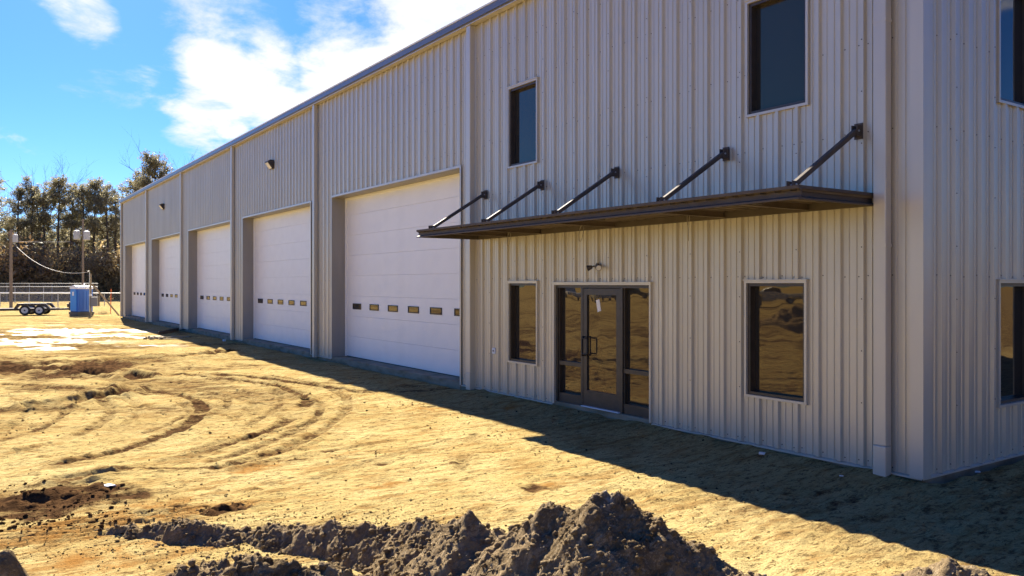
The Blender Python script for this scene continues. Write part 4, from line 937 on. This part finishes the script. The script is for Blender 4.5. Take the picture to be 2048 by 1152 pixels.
# the wood beyond the end wall, mirrored in the end wall glass
rw = random.Random(21); y = -26.
while y < 46:
    put_tree('pine', rw.randrange(5), 0, 0, rw.uniform(13, 18), 'pine of the wood facing the end wall, mirrored in its windows', pos=Vector((26 + rw.uniform(-2, 3), y, 0)))
    put_tree('brush', rw.choice((1, 3, 3)), 0, 0, rw.uniform(5, 8.5), 'brush of the wood facing the end wall, mirrored in its windows', pos=Vector((23 + rw.uniform(-1.5, 2), y + 1.5, 0))); y += 3.4
# ------------------------------------------------------------------ parked vehicles mirrored in the glass
M['car_white'] = mat('white_car_paint', (.75, .75, .74), .25, 0, .5, coat=.6); M['car_dark'] = mat('dark_car_paint', (.05, .055, .06), .25, .2, .5, coat=.6); M['car_silver'] = mat('silver_car_paint', (.42, .43, .44), .3, .5, .5, coat=.6)
def vehicle(kind, pos, rz, paint, lab):
    o = thing('pickup_truck' if kind == 'truck' else 'parked_car', lab, 'truck' if kind == 'truck' else 'car', pos, rz, 'vehicles parked across the yard')
    L2 = 2.75 if kind == 'truck' else 2.3; r = .40 if kind == 'truck' else .34; wb = L2 * .62; w = .95
    top = 1.15 if kind == 'truck' else 1.0
    low = [(-L2, .45), (-L2, top - .05), (L2 - .05, top - .12), (L2, top - .3), (L2, .45)]
    def arch(c): return [(c + (r + .09) * math.cos(q), .40 + (r + .09) * math.sin(q)) for q in np.linspace(0, math.pi, 8)]
    pf = [(-L2, .45), (-L2, top), (L2 - .5, top), (L2 - .06, top - .10), (L2, top - .3), (L2, .45)] + [(x, max(z, .45)) for x, z in arch(wb)] + [(x, max(z, .45)) for x, z in arch(-wb)]
    mb = MB(); mb.extrude(pf, (0, -w, 0), (0, w, 0), (1, 0, 0), (0, 0, 1)); mb.build('body', paint, o, bevel=.04)
    cab = [(-.75, top), (-.62, top + .68), (.75, top + .70), (1.35, top)] if kind == 'truck' else [(-L2 + .1, top), (-L2 + .55, top + .5), (.35, top + .52), (1.1, top)]
    mb = MB(); mb.extrude(cab, (0, -w + .12, 0), (0, w - .12, 0), (1, 0, 0), (0, 0, 1)); mb.build('cab', paint, o, bevel=.05)
    g = [(x * .88 + .04, z if z == top else z - .09) for x, z in cab]; g = [(x, z + .05 if z == top else z) for x, z in g]
    for s in (-1, 1): mb = MB(); mb.extrude(g, (0, s * (w - .119), 0), (0, s * (w - .10), 0), (1, 0, 0), (0, 0, 1)); mb.build('window', M['glass'], o)
    for x in (-wb, wb):
        for y in (-w + .12, w - .12): wheel(o, x, y, r, .24)
    for s in (-1, 1):
        mb = MB(); mb.box((L2 - .01, s * .72 - .18, top - .38), (L2 + .02, s * .72 + .18, top - .2)); mb.build('headlight', M['lens'], o)
    mb = MB(); mb.box((L2 - .02, -.9, .45), (L2 + .10, .9, .62)); mb.build('bumper', M['steel'], o)
def mirrored(u, v):              # a thing seen at (u, v) in the front wall's glass stands at the mirrored ground point
    p = at_ground(u, v); return Vector((p.x, -p.y, -.13))
for (u, v, k, pt, rz, lab) in ((1200, 601, 'car', 'car_silver', .5, 'silver car across the yard mirrored in the entrance door glass'), (1262, 600, 'truck', 'car_dark', 2.6, 'dark pickup across the yard mirrored in the right sidelight'), (1550, 612, 'truck', 'car_white', 2.4, 'white pickup across the yard mirrored in the right lower window'), (1135, 600, 'truck', 'car_white', .2, 'white pickup across the yard mirrored in the left sidelight')):
    vehicle(k, mirrored(u, v), rz, M[pt], lab)

def far_heap(u, v, w, hgt, seed, lab):
    p = mirrored(u, v); X, Y = np.meshgrid(np.arange(-w * 1.6, w * 1.6, .06), np.arange(-1.6, 1.6, .06), indexing='ij')
    H = hgt * np.clip(1 - np.hypot(X / (w * 1.5), Y / 1.5), 0, 1) * (1 + .7 * fbm(X / .9, Y / .6, seed, 4, .6)) - .12 * sstep(.8, 1., np.hypot(X / (w * 1.5), Y / 1.5)); a, b = H.shape; i = np.arange(a * b).reshape(a, b)
    o = np_mesh('dirt_pile', np.stack([X, Y, H], -1).reshape(-1, 3), np.stack([i[:-1,:-1], i[1:,:-1], i[1:,1:], i[:-1,1:]], -1).reshape(-1, 4), M['heap']); o.location = (p.x, p.y, -.16); o.rotation_euler = (0, 0, -.6); tag(o, lab, 'dirt pile')
far_heap(1600, 655, 2.2, 1.2, 601, 'dirt pile across the yard mirrored in the right lower window')
